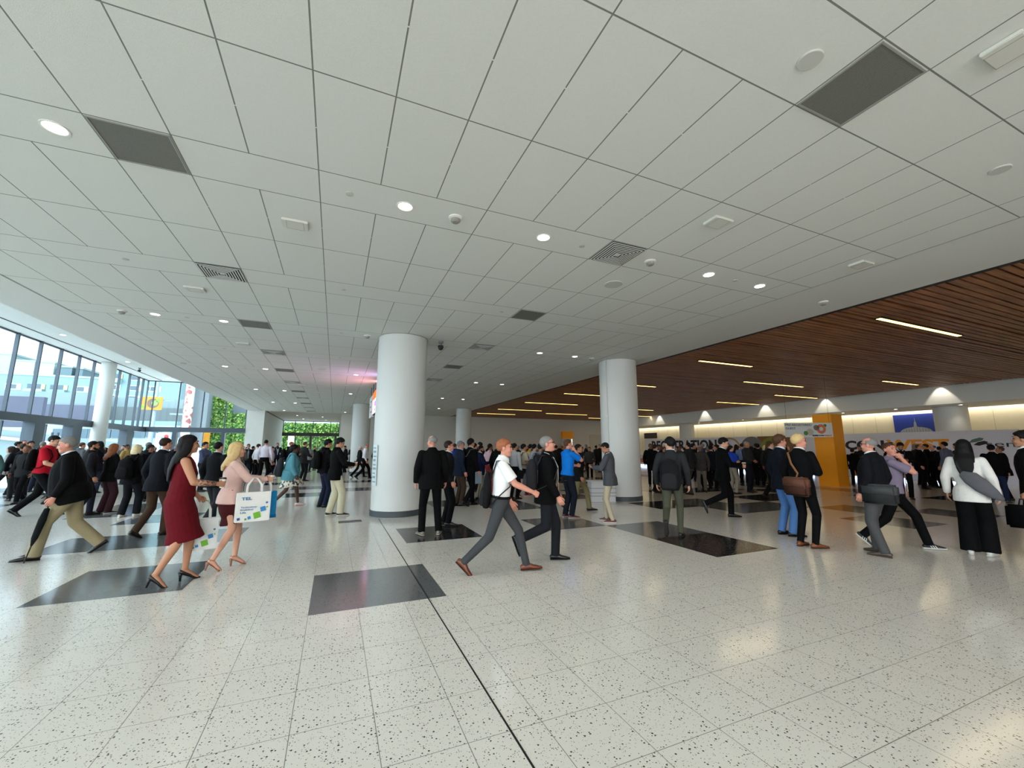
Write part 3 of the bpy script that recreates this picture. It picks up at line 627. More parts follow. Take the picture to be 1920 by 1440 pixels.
obj('canvas', bx(0, 0.06, -0.96, 0.96, 0, 1.2), mat('picture_blue', (36, 58, 150), 0.6), bp_)
bm = bmesh.new(); pts = [(-0.72, 0.05)] + [(-0.72 * math.cos(a * PI / 16), 0.12 + 0.36 * math.sin(a * PI / 16) ** 0.8) for a in range(1, 8)] + [(-0.07, 0.5), (-0.05, 0.72), (-0.015, 0.8), (0, 1.04), (0.015, 0.8), (0.05, 0.72), (0.07, 0.5)] + [(0.72 * math.cos(a * PI / 16), 0.12 + 0.36 * math.sin(a * PI / 16) ** 0.8) for a in range(7, 0, -1)] + [(0.72, 0.05)]
bm.faces.new([bm.verts.new((-0.005, -y, z)) for y, z in pts]); obj('dome', bm, mat('picture_dome', (150, 150, 152), 0.6), bp_)
bm = bmesh.new()
for k in range(-5, 6): box(bm, -0.008, -0.006, k * 0.12 - 0.006, k * 0.12 + 0.006, 0.05, 0.14 + 0.3 * math.sqrt(max(0, 1 - (k / 6.2) ** 2)))
obj('dome_rib', bm, mat('picture_rib', (204, 204, 204), 0.6), bp_)
# hanging guest sign
a, b = ray(1471, 797), ray(1560, 822); D = 16.6
A, B = Vector((0, 0, EYE)) + ray(1471, 797) * D, Vector((0, 0, EYE)) + ray(1560, 796) * D
L = (B - A).length; ang = math.atan2(B.y - A.y, B.x - A.x)
sg = thing('hanging_sign', 'white hanging sign for pre-registered guests beside the orange pillar', 'sign', (A.x, A.y, 2.04), ang)
obj('board', bx(0, L, 0, 0.03, 0, 0.58), mat('sign_white', (226, 228, 224), 0.5), sg)
RS = (PI / 2, 0, 0)
lettering('PRE-REGISTERED', L * 0.55, 0.085, mat('ink_grey', (70, 72, 76), 0.6), sg, 0.03, -0.004, 0.45, 0.0, RS); lettering('GUEST', L * 0.21, 0.085, mat('ink_grey'), sg, 0.03, -0.004, 0.31, 0.0, RS)
lettering('SEMICON', L * 0.24, 0.06, ink, sg, L * 0.56, -0.006, 0.035, 0.03, RS); lettering('WEST', L * 0.16, 0.06, inko, sg, L * 0.81, -0.006, 0.035, 0.02, RS)
for nm, r0, r1, x, z, c in (('art_disc', 0, 0.14, 0.52, 0.2, (196, 190, 170)), ('art_disc', 0, 0.09, 0.43, 0.16, (92, 142, 70)), ('art_ring', 0.08, 0.19, 0.76, 0.33, (226, 128, 84)), ('art_disc', 0, 0.11, 0.66, 0.38, (128, 124, 112)), ('art_disc', 0, 0.045, 0.71, 0.42, (190, 188, 60)), ('art_disc', 0, 0.06, 0.85, 0.47, (84, 140, 66))):
    disc(nm, r1, L * x, z, mat('art_%d_%d' % (c[0], c[1]), c, 0.6), sg, -0.003 - 0.0006 * (c[0] % 7), r0)
for x in (0.1, L - 0.1): obj('wire', bx(x - 0.003, x + 0.003, 0.012, 0.018, 0.58, Z_WOOD - 2.04), black_m, sg)
# counters with glowing plinths
lightb = glow('plinth_glow', (190, 216, 255), 5.0)
def counter(p, L, label, front):
    t = thing('registration_counter', label, 'counter', (p.x, p.y, 0), group='registration counters')
    obj('body', bx(0.0, 0.7, -L / 2, L / 2, 0.16, 1.02), front, t); obj('worktop', bx(-0.05, 0.78, -L / 2 - 0.05, L / 2 + 0.05, 1.02, 1.07), mat('sign_white'), t)
    obj('glow_plinth', bx(0.03, 0.65, -L / 2 + 0.03, L / 2 - 0.03, 0.0, 0.16), lightb, t); obj('graphic_stripe', bx(-0.004, 0, -L / 2 + 0.2, L / 2 - 0.8, 0.35, 0.7), mat('stripe_orange', (206, 100, 60), 0.5), t)
counter(Vector((25.2, 12.2, 0)), 2.0, 'orange registration counter with a glowing foot right of the orange pillar', mat('counter_orange', (206, 132, 62), 0.5))
counter(Vector((25.0, 9.2, 0)), 1.6, 'pale registration counter with a glowing foot under the orange lettering', mat('counter_pale', (200, 196, 200), 0.5))
for k, y in enumerate((17.0, 21.0, 25.5, 30.0)): counter(Vector((25.7, y, 0)), 2.4, f'pale registration counter behind the queue, {ORD[k]} to the left of the orange pillar', mat('counter_pale'))
bm = bmesh.new(); rq = random.Random(4)
pl = thing('potted_plant', 'leafy green plant spilling over the counter beside the orange pillar', 'plant', (25.3, 13.0, 1.07))
bm = bmesh.new(); lathe(bm, [(0.0, 0), (0.1, 0), (0.13, 0.16), (0.12, 0.16), (0, 0.14)], 16); obj('pot', bm, dark_base, pl)
bm = bmesh.new()
for k in range(40):
    az = rq.uniform(0, 2 * PI); L_ = rq.uniform(0.18, 0.42); prev = Vector((0, 0, 0.14)); d = Vector((math.cos(az) * 0.5, math.sin(az) * 0.5, 1.0)).normalized(); sd = Vector((-math.sin(az), math.cos(az), 0))
    ring = None
    for i in range(5):
        wv = 0.035 * math.sin(PI * (i + 0.4) / 5); r2 = [bm.verts.new(prev + sd * wv), bm.verts.new(prev - sd * wv)]
        if ring: bm.faces.new((ring[0], ring[1], r2[1], r2[0]))
        ring = r2; prev = prev + d * L_ / 4; d = (d + Vector((0, 0, -0.45))).normalized()
obj('leaves', bm, mat('leaf_dark'), pl)
# screen sign hanging between the columns
hs = thing('hanging_screen', 'bright orange and pink display screen hanging behind the big white column', 'screen', (1.42, 17.3, 3.02))
obj('cabinet', bx(0, 0.14, -1.6, 1.6, 0, 0.98), mat('screen_cabinet', (40, 40, 44), 0.4), hs)
obj('display_panel', bx(-0.006, 0, -1.56, 1.56, 0.62, 0.95), glow('screen_orange', (255, 92, 40), 3.0), hs); obj('display_panel', bx(-0.006, 0, -1.56, 1.56, 0.03, 0.62), glow('screen_pink', (250, 200, 255), 3.2), hs)
obj('display_mark', bx(-0.009, -0.006, 0.1, 0.6, 0.3, 0.5), glow('screen_magenta', (240, 110, 190), 2.0), hs); obj('display_mark', bx(-0.009, -0.006, 0.2, 0.6, 0.1, 0.2), glow('screen_violet', (150, 110, 235), 2.0), hs)
obj('hanger', bx(0.05, 0.09, -1.4, -1.36, 0.98, HC - 3.02), steel_m, hs); obj('hanger', bx(0.05, 0.09, 1.36, 1.4, 0.98, HC - 3.02), steel_m, hs)
area('screen_spill', (1.40, 16.6, 3.95), P_SCR, 2.6, 0.3, (0.55, 0.5, 1.0), (0, PI * 0.72, 0)); area('screen_spill', (1.40, 18.3, 3.95), P_SCR, 2.0, 0.3, (1.0, 0.42, 0.42), (0, PI * 0.72, 0))
ws = thing('direction_sign', 'pale directional sign panel beyond the bright hanging screen', 'sign', (1.40, 19.75, 2.98)); obj('board', bx(0, 0.08, -0.75, 0.75, 0, 0.95), mat('sign_white'), ws)
for z, yy in ((0.2, -0.3), (0.45, 0.1), (0.68, -0.1)): obj('printed_bar', bx(-0.003, 0, yy - 0.25, yy + 0.25, z, z + 0.06), mat('ink_grey'), ws)
obj('hanger', bx(0.03, 0.06, -0.6, -0.57, 0.95, HC - 2.98), steel_m, ws); obj('hanger', bx(0.03, 0.06, 0.57, 0.6, 0.95, HC - 2.98), steel_m, ws)
# notice on the big column
a = math.radians(202); nt_ = thing('column_notice', 'narrow pale printed notice on the left side of the big white column', 'notice', (1.5 + 0.628 * math.cos(a), 10.8 + 0.628 * math.sin(a), 0.72), a + PI / 2)
obj('sheet', bx(-0.11, 0.11, -0.012, -0.004, 0, 0.96), mat('notice_sheet', (206, 220, 222), 0.4), nt_)
for k in range(9): obj('printed_row', bx(-0.08, 0.08 - 0.02 * (k % 3), -0.014, -0.012, 0.07 + k * 0.1, 0.07 + k * 0.1 + (0.05 if k % 2 else 0.03)), mat('ink_pale', (140, 156, 160), 0.6), nt_)
# kiosk sign on the back wall + dark panel on the right wall
a = at_y(1064, 815, 35.6); kk = thing('kiosk_sign', 'small orange topped kiosk sign against the plain back wall', 'sign', (a.x, 35.6, 0))
obj('post', bx(-0.5, 0.5, 0, 0.2, 0, 1.8), mat('counter_orange'), kk); obj('screen', bx(-0.6, 0.35, -0.08, 0.0, 1.8, 2.55), mat('kiosk_white', (176, 180, 184), 0.5), kk); obj('header', bx(-0.62, 0.62, -0.06, 0.2, 2.55, 3.25), om, kk); obj('light_edge', bx(0.42, 0.5, -0.08, -0.02, 1.9, 2.5), glow('kiosk_glow', (255, 250, 230), 1.5), kk)
a = at_x(1219, 817, X_COVE - 0.1); tag(obj('wall_display', bx(X_COVE - 0.1, X_COVE, a.y - 0.9, a.y + 0.9, a.z - 0.28, a.z + 0.28), mat('panel_brown', (48, 38, 34), 0.5)), 'dark wall display left of the cream wall above the registration lettering', 'wall panel')
# boxes beside the second column
sb = thing('supply_box', 'grey white ridged box standing at the foot of the second white column', 'box', (7.42, 10.55, 0), -0.35)
bmx = mat('box_white', (190, 190, 190), 0.6)
obj('body', bx(-0.36, 0.36, -0.24, 0.24, 0, 0.6, 0.01), bmx, sb)
for z in (0.02, 0.2, 0.29, 0.42): obj('ridge', bx(-0.375, 0.375, -0.255, 0.255, z, z + 0.025), mat('box_grey', (150, 150, 152), 0.6), sb)
obj('lid', bx(-0.39, 0.39, -0.27, 0.27, 0.6, 0.635, 0.008), bmx, sb); obj('clasp', bx(-0.04, 0.06, -0.28, -0.25, 0.1, 0.16), black_m, sb)
# rope posts in the queue
rm = mat('rope_post', (150, 150, 148), 0.3, metal=0.8)
def stanchion(x, y, label):
    t = thing('queue_post', label, 'queue post', (x, y, 0), group='queue posts')
    bm = bmesh.new(); lathe(bm, [(0.17, 0), (0.17, 0.015), (0.05, 0.03), (0, 0.03)], 20); obj('base', bm, rm, t, smooth=False)
    bm = bmesh.new(); lathe(bm, [(0.03, 0.03), (0.03, 0.92), (0.04, 0.92), (0.04, 1.0), (0, 1.0)], 14); obj('pole', bm, rm, t)
p = on_z(1300, 888, 0); stanchion(p.x, p.y, 'pale queue post standing among the registration crowd')
p = on_z(1093, 874, 0); stanchion(p.x, p.y, 'low bright queue post in the far crowd left of the second column'); p = on_z(1104, 873, 0); stanchion(p.x + .3, p.y, 'second low queue post in the far crowd left of the second column')
# ================================================================ people
def m_obj(name, me, m, parent):
    """object on shared mesh data with its own material"""
    o = bpy.data.objects.new(name, me); link(o, parent)
    o.material_slots[0].link = 'OBJECT'; o.material_slots[0].material = m
    return o
def frame_axes(t, ref):
    t = t.normalized(); x = ref - t * ref.dot(t)
    if x.length < 1e-4: x = t.orthogonal()
    x.normalize(); return x, t.cross(x)
def tube(bm, pts, rad, ref=Vector((1, 0, 0)), n=12, cap=True, ck=(0.5, 0.5)):
    """closed lofted tube; rad = r or (r_along_ref, r_other) per point"""
    rings = []; P = [Vector(p) for p in pts]; last = len(P) - 1
    R = [(r, r) if not isinstance(r, (tuple, list)) else r for r in rad]
    def ring(c, t, rx, ry):
        x, y = frame_axes(t, ref)
        return [bm.verts.new(c + x * (rx * math.cos(2 * PI * i / n)) + y * (ry * math.sin(2 * PI * i / n))) for i in range(n)]
    T = [(P[min(i + 1, last)] - P[max(i - 1, 0)]).normalized() for i in range(last + 1)]
    if cap:
        k = min(R[0]); rings.append(ring(P[0] - T[0] * k * ck[0], T[0], R[0][0] * (1 - 0.6 * ck[0]), R[0][1] * (1 - 0.6 * ck[0])))
    for i in range(last + 1): rings.append(ring(P[i], T[i], *R[i]))
    if cap:
        k = min(R[-1]); rings.append(ring(P[-1] + T[-1] * k * ck[1], T[-1], R[-1][0] * (1 - 0.6 * ck[1]), R[-1][1] * (1 - 0.6 * ck[1])))
    for a, b in zip(rings, rings[1:]):
        for i in range(n): bm.faces.new((a[i], a[(i + 1) % n], b[(i + 1) % n], b[i]))
    bm.faces.new(rings[0][::-1]); bm.faces.new(rings[-1])
def ball(bm, c, r, seg=14, rings=9, M=None):
    rx, ry, rz = r if isinstance(r, (tuple, list)) else (r, r, r)
    mt = Matrix.Translation(Vector(c)) @ (M or Matrix.Identity(4)) @ Matrix.Diagonal((rx, ry, rz, 1))
    bmesh.ops.create_uvsphere(bm, u_segments=seg, v_segments=rings, radius=1.0, matrix=mt)
def fuse(bm, voxel, smooth=3, fac=0.5, extra=None):
    """weld overlapping volumes in bm into one continuous skin"""
    me = bpy.data.meshes.new('tmp'); bm.to_mesh(me); bm.free()
    o = bpy.data.objects.new('tmp', me); COL.objects.link(o)
    md = o.modifiers.new('r', 'REMESH'); md.mode = 'VOXEL'; md.voxel_size = voxel
    if smooth:
        sm = o.modifiers.new('s', 'SMOOTH'); sm.iterations = smooth; sm.factor = fac
    dg = bpy.context.evaluated_depsgraph_get(); dg.update()
    out = bpy.data.meshes.new_from_object(o.evaluated_get(dg))
    bpy.data.objects.remove(o); bpy.data.meshes.remove(me)
    if extra is not None:
        b2 = bmesh.new(); b2.from_mesh(out); extra(b2); b2.to_mesh(out); b2.free()
    return finish(out)
def finish(me):
    me.materials.clear(); me.materials.append(None)
    for p in me.polygons: p.use_smooth = True
    return me
def raw(bm):
    me = bpy.data.meshes.new('part'); bm.to_mesh(me); bm.free(); return finish(me)
def ik(a, c, l1, l2, pole):
    """middle joint between a and c, bending towards pole; also the reachable end"""
    d = c - a; L = d.length; mx = (l1 + l2) * 0.995
    if L > mx: c = a + d * (mx / L); d = c - a; L = mx
    x = (l1 * l1 - l2 * l2 + L * L) / (2 * L); hgt = math.sqrt(max(0, l1 * l1 - x * x))
    u = d / L; p = pole - u * pole.dot(u)
    p = p.normalized() if p.length > 1e-5 else u.orthogonal()
    return a + u * x + p * hgt, c

ARMS = {  # wrist (outward, forward, up), elbow pole (outward, forward, up), palm normal (inward, forward, up), curl
    'down': ((0.27, 0.06, 0.91), (0.4, -1, 0), (1, 0.2, 0), 0.35),
    'downf': ((0.25, 0.15, 0.92), (0.4, -1, 0), (1, 0.2, 0), 0.4),
    'swingf': ((0.24, 0.27, 0.98), (0.3, -1, -0.3), (1, 0, 0), 0.5),
    'swingb': ((0.27, -0.20, 0.96), (0.3, -1, 0.2), (1, 0.2, 0), 0.5),
    'phone': ((0.10, 0.34, 1.19), (0.7, -0.4, -1), (0.2, -0.6, 1), 0.6),
    'phonelow': ((0.09, 0.31, 1.08), (0.7, -0.5, -1), (0.2, -0.4, 1), 0.6),
    'cup': ((0.16, 0.35, 1.14), (0.6, -0.5, -1), (1, 0.1, 0), 1.0),
    'cupfar': ((0.13, 0.43, 1.20), (0.5, -0.4, -1), (1, 0.1, 0), 1.0),
    'reach': ((0.15, 0.40, 1.10), (0.5, -0.5, -1), (0.9, 0, -0.4), 1.1),
    'ear': ((0.105, 0.125, 1.50), (0.6, 0.0, -1), (1, 0.0, 0.1), 0.8),
    'belly': ((0.05, 0.24, 1.08), (0.9, -0.6, -0.6), (0.3, -1, 0.1), 0.4),
    'cross': ((-0.02, 0.22, 1.16), (1, -0.2, -0.8), (0.3, -1, 0), 0.5),
    'pocket': ((0.21, 0.07, 0.97), (0.9, -0.8, 0), (1, 0.2, 0), 0.5),
    'strap': ((0.12, 0.20, 1.26), (0.8, -0.2, -1), (0.4, -1, 0), 1.1),
    'carry': ((0.26, 0.04, 0.89), (0.3, -1, 0), (1, 0.0, 0), 1.2),
    'carryf': ((0.22, 0.20, 0.95), (0.3, -1, -0.2), (1, 0.0, 0), 1.2),
}
LEGS = {  # per leg (outward x, forward y, ankle z, foot pitch (+ = heel up), toe-out)
    'stand': ((0.10, 0.03, 0.08, 0, 0.2), (0.10, -0.03, 0.08, 0, 0.2)),
    'wide': ((0.15, 0.0, 0.08, 0, 0.3), (0.15, 0.0, 0.08, 0, 0.3)),
    'relax': ((0.11, 0.12, 0.08, 0, 0.25), (0.10, -0.06, 0.08, 0, 0.15)),
    'walkL': ((0.07, -0.36, 0.145, 0.65, 0.1), (0.07, 0.27, 0.085, -0.05, 0.1)),   # right leg behind
    'walkR': ((0.07, 0.27, 0.085, -0.05, 0.1), (0.07, -0.36, 0.145, 0.65, 0.1)),
    'kickL': ((0.08, -0.40, 0.30, 1.2, 0.1), (0.08, 0.12, 0.08, 0, 0.1)),
    'kickR': ((0.08, 0.12, 0.08, 0, 0.1), (0.08, -0.40, 0.30, 1.2, 0.1)),
    'strideL': ((0.07, -0.46, 0.16, 0.75, 0.1), (0.08, 0.34, 0.085, -0.05, 0.1)),
    'strideR': ((0.08, 0.34, 0.085, -0.05, 0.1), (0.07, -0.46, 0.16, 0.75, 0.1)),
    'smallL': ((0.07, -0.22, 0.13, 0.5, 0.1), (0.07, 0.16, 0.08, 0, 0.1)),
    'smallR': ((0.07, 0.16, 0.08, 0, 0.1), (0.07, -0.22, 0.13, 0.5, 0.1)),
    'stepL': ((0.09, -0.14, 0.10, 0.25, 0.1), (0.09, 0.14, 0.08, 0, 0.15)),
}
class Rig:
    """joint positions of a posed figure, height 1.75, facing +y, right side +x"""
    def __init__(s, legs='stand', ra='down', la='down', lean=0.03, hyaw=0.0, hpitch=0.0, fem=False, fat=0.0, heel=0.0):
        s.fem, s.fat, s.heel = fem, fat, heel
        s.sw = 0.165 if fem else 0.19
        L = LEGS[legs]; s.feet = []; hz = 0.935
        for sgn, (x, y, z, p, o) in zip((1, -1), L):
            z = z + heel; hz = min(hz + (heel if sgn > 0 else 0), math.sqrt(max(0.3, 0.862 ** 2 - y * y)) + z); s.feet.append((sgn, Vector((sgn * x, y, z)), p, o))
        s.hz = hz; s.dz = hz - 0.935
        s.T = Matrix.Translation((0, 0, hz)) @ Matrix.Rotation(-lean, 4, 'X') @ Matrix.Translation((0, 0, -0.935))
        s.legs = []
        for sgn, a, p, o in s.feet:
            h = Vector((sgn * 0.088, 0, hz - 0.01)); k, e = ik(h, a, 0.435, 0.432, Vector((sgn * 0.12, 1, 0))); s.legs.append((h, k, e, p, o, sgn))
        s.arms = []
        for sgn, nm in ((1, ra), (-1, la)):
            wv, pv, nv, curl = ARMS[nm] if isinstance(nm, str) else nm
            S0 = s.T @ Vector((sgn * s.sw, -0.012, 1.425)); W = s.T @ Vector((sgn * wv[0], wv[1], wv[2]))
            R3 = s.T.to_3x3(); E, W = ik(S0, W, 0.29, 0.262, R3 @ Vector((sgn * pv[0], pv[1], pv[2])))
            s.arms.append((S0, E, W, (R3 @ Vector((-sgn * nv[0], nv[1], nv[2]))).normalized(), curl, sgn))
        s.H = s.T @ Matrix.Translation((0, 0.0, 1.53)) @ Matrix.Rotation(-hyaw, 4, 'Z') @ Matrix.Rotation(hpitch, 4, 'X') @ Matrix.Translation((0, 0, -1.53))
    def t(s, x, y, z): return s.T @ Vector((x, y, z))
    def h(s, x, y, z): return s.H @ Vector((x, y, z))
    def stack(s, bm, rows, grow=0.0, n=16, ck=(0.5, 0.5)):
        pts, rad = [], []
        for z, rx, ry, yo in rows:
            wv = max(0.0, 1 - abs(z - 1.05) / 0.42) * s.fat; k = 1.0
            if s.fem:
                k = 0.92 if z > 1.33 else (0.86 if 1.0 < z < 1.18 else 1.0)
            pts.append(s.t(0, yo + wv * 0.045, z)); rad.append((rx * k * (1 + wv * 0.55) + grow, ry * (1 + wv * 1.0) + grow))
        tube(bm, pts, rad, Vector((1, 0, 0)), n, True, ck)
        if s.fem and rows[0][0] < 1.2 and rows[-1][0] > 1.35:
            for sg in (1, -1): ball(bm, s.t(sg * 0.075, 0.075, 1.265), (0.072 + grow, 0.062 + grow, 0.07 + grow), 12, 8)
    def hand(s, bm, arm, seg=8):
        S0, E, W, n, curl, sgn = arm
        d = (W - E).normalized()
        n = (n - d * n.dot(d)); n = n.normalized() if n.length > 1e-3 else d.orthogonal().normalized()
        sd = d.cross(n) * sgn
        for k, (off, ln) in enumerate(((0.028, 0.072), (0.0095, 0.082), (-0.0095, 0.077), (-0.027, 0.06))):
            p0 = W + d * 0.075 + sd * off; a1 = curl * (0.75 + 0.08 * k); a2 = a1 + curl * 0.9; a3 = a2 + curl * 0.6
            q = [p0 - d * 0.02, p0]
            for a, f in ((a1, 0.45), (a2, 0.32), (a3, 0.23)): q.append(q[-1] + (d * math.cos(a) + n * math.sin(a)) * ln * f)
            tube(bm, q, [0.0095, 0.0095, 0.0088, 0.008, 0.0065], sd, seg)
        b = W + d * 0.022 + sd * 0.022; td = (d * 0.72 + sd * 0.62 + n * (0.25 + 0.3 * curl)).normalized(); t2 = (d * 0.85 + sd * (0.25 - 0.3 * curl) + n * (0.35 + 0.5 * curl)).normalized()
        tube(bm, [b, b + td * 0.035, b + td * 0.035 + t2 * 0.028, b + td * 0.035 + t2 * 0.048], [0.0135, 0.0115, 0.0105, 0.008], n, seg)
    def grip(s, i):
        """centre of what the closed hand i holds"""
        S0, E, W, n, curl, sgn = s.arms[i]; d = (W - E).normalized(); n = (n - d * n.dot(d)).normalized()
        return W + d * 0.075 + n * 0.036, d, n

TORSO = [(0.86, 0.12, 0.095, -0.01), (0.93, 0.155, 0.112, -0.012), (1.06, 0.135, 0.098, 0.0), (1.18, 0.148, 0.106, 0.004), (1.28, 0.16, 0.11, 0.004), (1.38, 0.155, 0.098, -0.006), (1.44, 0.115, 0.075, -0.012), (1.485, 0.062, 0.06, -0.008), (1.54, 0.052, 0.056, 0.004), (1.585, 0.05, 0.054, 0.012)]
def foot_matrix(a, p, o, sgn): return Matrix.Translation(a) @ Matrix.Rotation(-o * sgn, 4, 'Z') @ Matrix.Rotation(-p, 4, 'X')
def body_mesh(r, voxel):
    bm = bmesh.new()
    r.stack(bm, TORSO, -0.009)
    hd = r.H
    def hb(c, rad): ball(bm, hd @ Vector(c), rad, M=hd.to_3x3().to_4x4())
    hb((0, 0.0, 1.665), (0.074, 0.093, 0.084)); hb((0, 0.035, 1.615), (0.064, 0.066, 0.085)); hb((0, 0.055, 1.565), (0.046, 0.046, 0.04)); hb((0, 0.083, 1.548), (0.022, 0.018, 0.018))
    hb((0, 0.098, 1.625), (0.012, 0.016, 0.024)); hb((0, 0.108, 1.612), (0.016, 0.014, 0.011)); hb((0, 0.079, 1.675), (0.05, 0.016, 0.012)); hb((0, 0.09, 1.578), (0.024, 0.013, 0.012))
    for sg in (1, -1):
        hb((sg * 0.076, -0.006, 1.63), (0.012, 0.022, 0.032)); hb((sg * 0.042, 0.07, 1.608), (0.022, 0.022, 0.024))
    for a in r.arms:
        S0, E, W, n, curl, sgn = a
        up = (S0 - E)
        tube(bm, [S0 + Vector((-sgn * 0.05, 0, 0.0)), S0, S0.lerp(E, 0.4), E], [0.05, 0.054, 0.05, 0.041], r.T.to_3x3() @ Vector((0, 1, 0)), 12)
        tube(bm, [E, E.lerp(W, 0.3), W], [0.041, 0.042, 0.026], r.T.to_3x3() @ Vector((0, 1, 0)), 12); ball(bm, E, 0.041)
        d = (W - E).normalized(); nn = (n - d * n.dot(d)).normalized(); sd = d.cross(nn)
        tube(bm, [W - d * 0.02, W + d * 0.02, W + d * 0.055, W + d * 0.085], [(0.024, 0.019), (0.032, 0.017), (0.040, 0.017), (0.038, 0.013)], sd, 12)
    for h, k, a, p, o, sgn in r.legs:
        tube(bm, [h, h.lerp(k, 0.35), k], [0.086, 0.078, 0.055], Vector((1, 0, 0)), 14); ball(bm, k, 0.054)
        tube(bm, [k, k.lerp(a, 0.28), k.lerp(a, 0.7), a], [0.054, 0.056, 0.041, 0.035], Vector((1, 0, 0)), 14)
        Mf = foot_matrix(a, p, o, sgn)
        tube(bm, [Mf @ Vector(q) for q in ((0, -0.035, -0.035), (0, 0.02, -0.03), (0, 0.09, -0.048), (0, 0.145, -0.056))] if not r.heel else [Mf @ Vector(q) for q in ((0, -0.035, -0.025), (0, 0.02, -0.045), (0, 0.09, -0.10), (0, 0.145, -0.133))], [0.028, 0.032, (0.034, 0.022), (0.03, 0.012)], Vector((1, 0, 0)), 12)
    def hands(b2):
        for a in r.arms: r.hand(b2, a)
    return fuse(bm, voxel, 3, 0.45, hands)
def leg_tubes(bm, r, rh, rk, rc, cut=1.0, n=14):
    for h, k, a, p, o, sgn in r.legs:
        kf = 1 + 0.25 * r.fat
        ball(bm, h, rh * kf * 0.98); e1 = k if cut >= 1.0 else h.lerp(k, cut)
        tube(bm, [h + Vector((0, 0, 0.02)), h.lerp(k, 0.4), e1], [rh * kf, (rh * 0.6 + rk * 0.4) * (1 + 0.15 * r.fat), rk], Vector((1, 0, 0)), n)
        if cut >= 1.0:
            e = a + (a - k).normalized() * 0.02; ball(bm, k, rk * 0.99)
            tube(bm, [k, k.lerp(a, 0.5), e], [rk, (rk + rc) / 2, rc], Vector((1, 0, 0)), n, True, (0.5, 0.1))
    hs = [l[0] for l in r.legs]; tube(bm, [hs[0] + Vector((0, 0, -0.02)), hs[1] + Vector((0, 0, -0.02))], [rh * 0.95, rh * 0.95], Vector((0, 1, 0)), n)
def bottom_mesh(r, kind, voxel):
    bm = bmesh.new()
    if kind in ('trousers', 'slim', 'wide', 'shorts', 'baggy'):
        r.stack(bm, [(0.885, 0.14, 0.112, -0.012), (0.94, 0.168, 0.124, -0.012), (1.0, 0.16, 0.118, -0.006), (1.03, 0.152, 0.112, 0)], 0.008)
        d = {'trousers': (0.096, 0.072, 0.062), 'slim': (0.092, 0.064, 0.048), 'wide': (0.105, 0.10, 0.112), 'shorts': (0.10, 0.085, 0.08), 'baggy': (0.102, 0.083, 0.078)}[kind]
        leg_tubes(bm, r, *d, cut=0.96 if kind == 'shorts' else 1.0)
    else:
        hem = {'skirt': 0.52, 'skirtmid': 0.60, 'dress': 0.45, 'dressmini': 0.58}[kind]
        ks = [l[1] for l in r.legs]; ym = (ks[0].y + ks[1].y) / 2; sp = abs(ks[0].y - ks[1].y) / 2
        z0 = hem + r.dz; hipz = r.hz
        w_ = 0.0 if kind.startswith('dress') else 0.03
        pts = [Vector((0, ym * 1.0, z0)), Vector((0, ym * 0.75, z0 + 0.12)), Vector((0, ym * 0.3, hipz - 0.16)), Vector((0, -0.012, hipz)), r.t(0, -0.006, 1.0), r.t(0, 0, 1.06)]
        fk = 1 + 0.3 * r.fat
        rad = [((0.16 + w_) * fk, 0.15 + sp * 1.1 + w_), ((0.165 + w_) * fk, 0.13 + sp * 0.8 + w_), (0.188 * fk, (0.148 + sp * 0.2) * fk), (0.188 * fk, 0.145 * fk), (0.165 * fk, 0.125 * fk), (0.14 * fk, 0.11 * fk)]
        tube(bm, pts, rad, Vector((1, 0, 0)), 18, True, (0.06, 0.3))
        if kind.startswith('dress'):
            r.stack(bm, [(1.0, 0.168, 0.122, -0.006), (1.07, 0.152, 0.11, 0), (1.18, 0.155, 0.112, 0.004), (1.28, 0.162, 0.114, 0.004), (1.38, 0.15, 0.10, -0.006), (1.43, 0.115, 0.082, -0.012)], 0.006)
            for sg in (1, -1): tube(bm, [r.t(sg * 0.09, 0.0, 1.36), r.t(sg * 0.115, -0.01, 1.455)], [0.05, 0.035], Vector((1, 0, 0)), 10)
    return fuse(bm, voxel, 4)
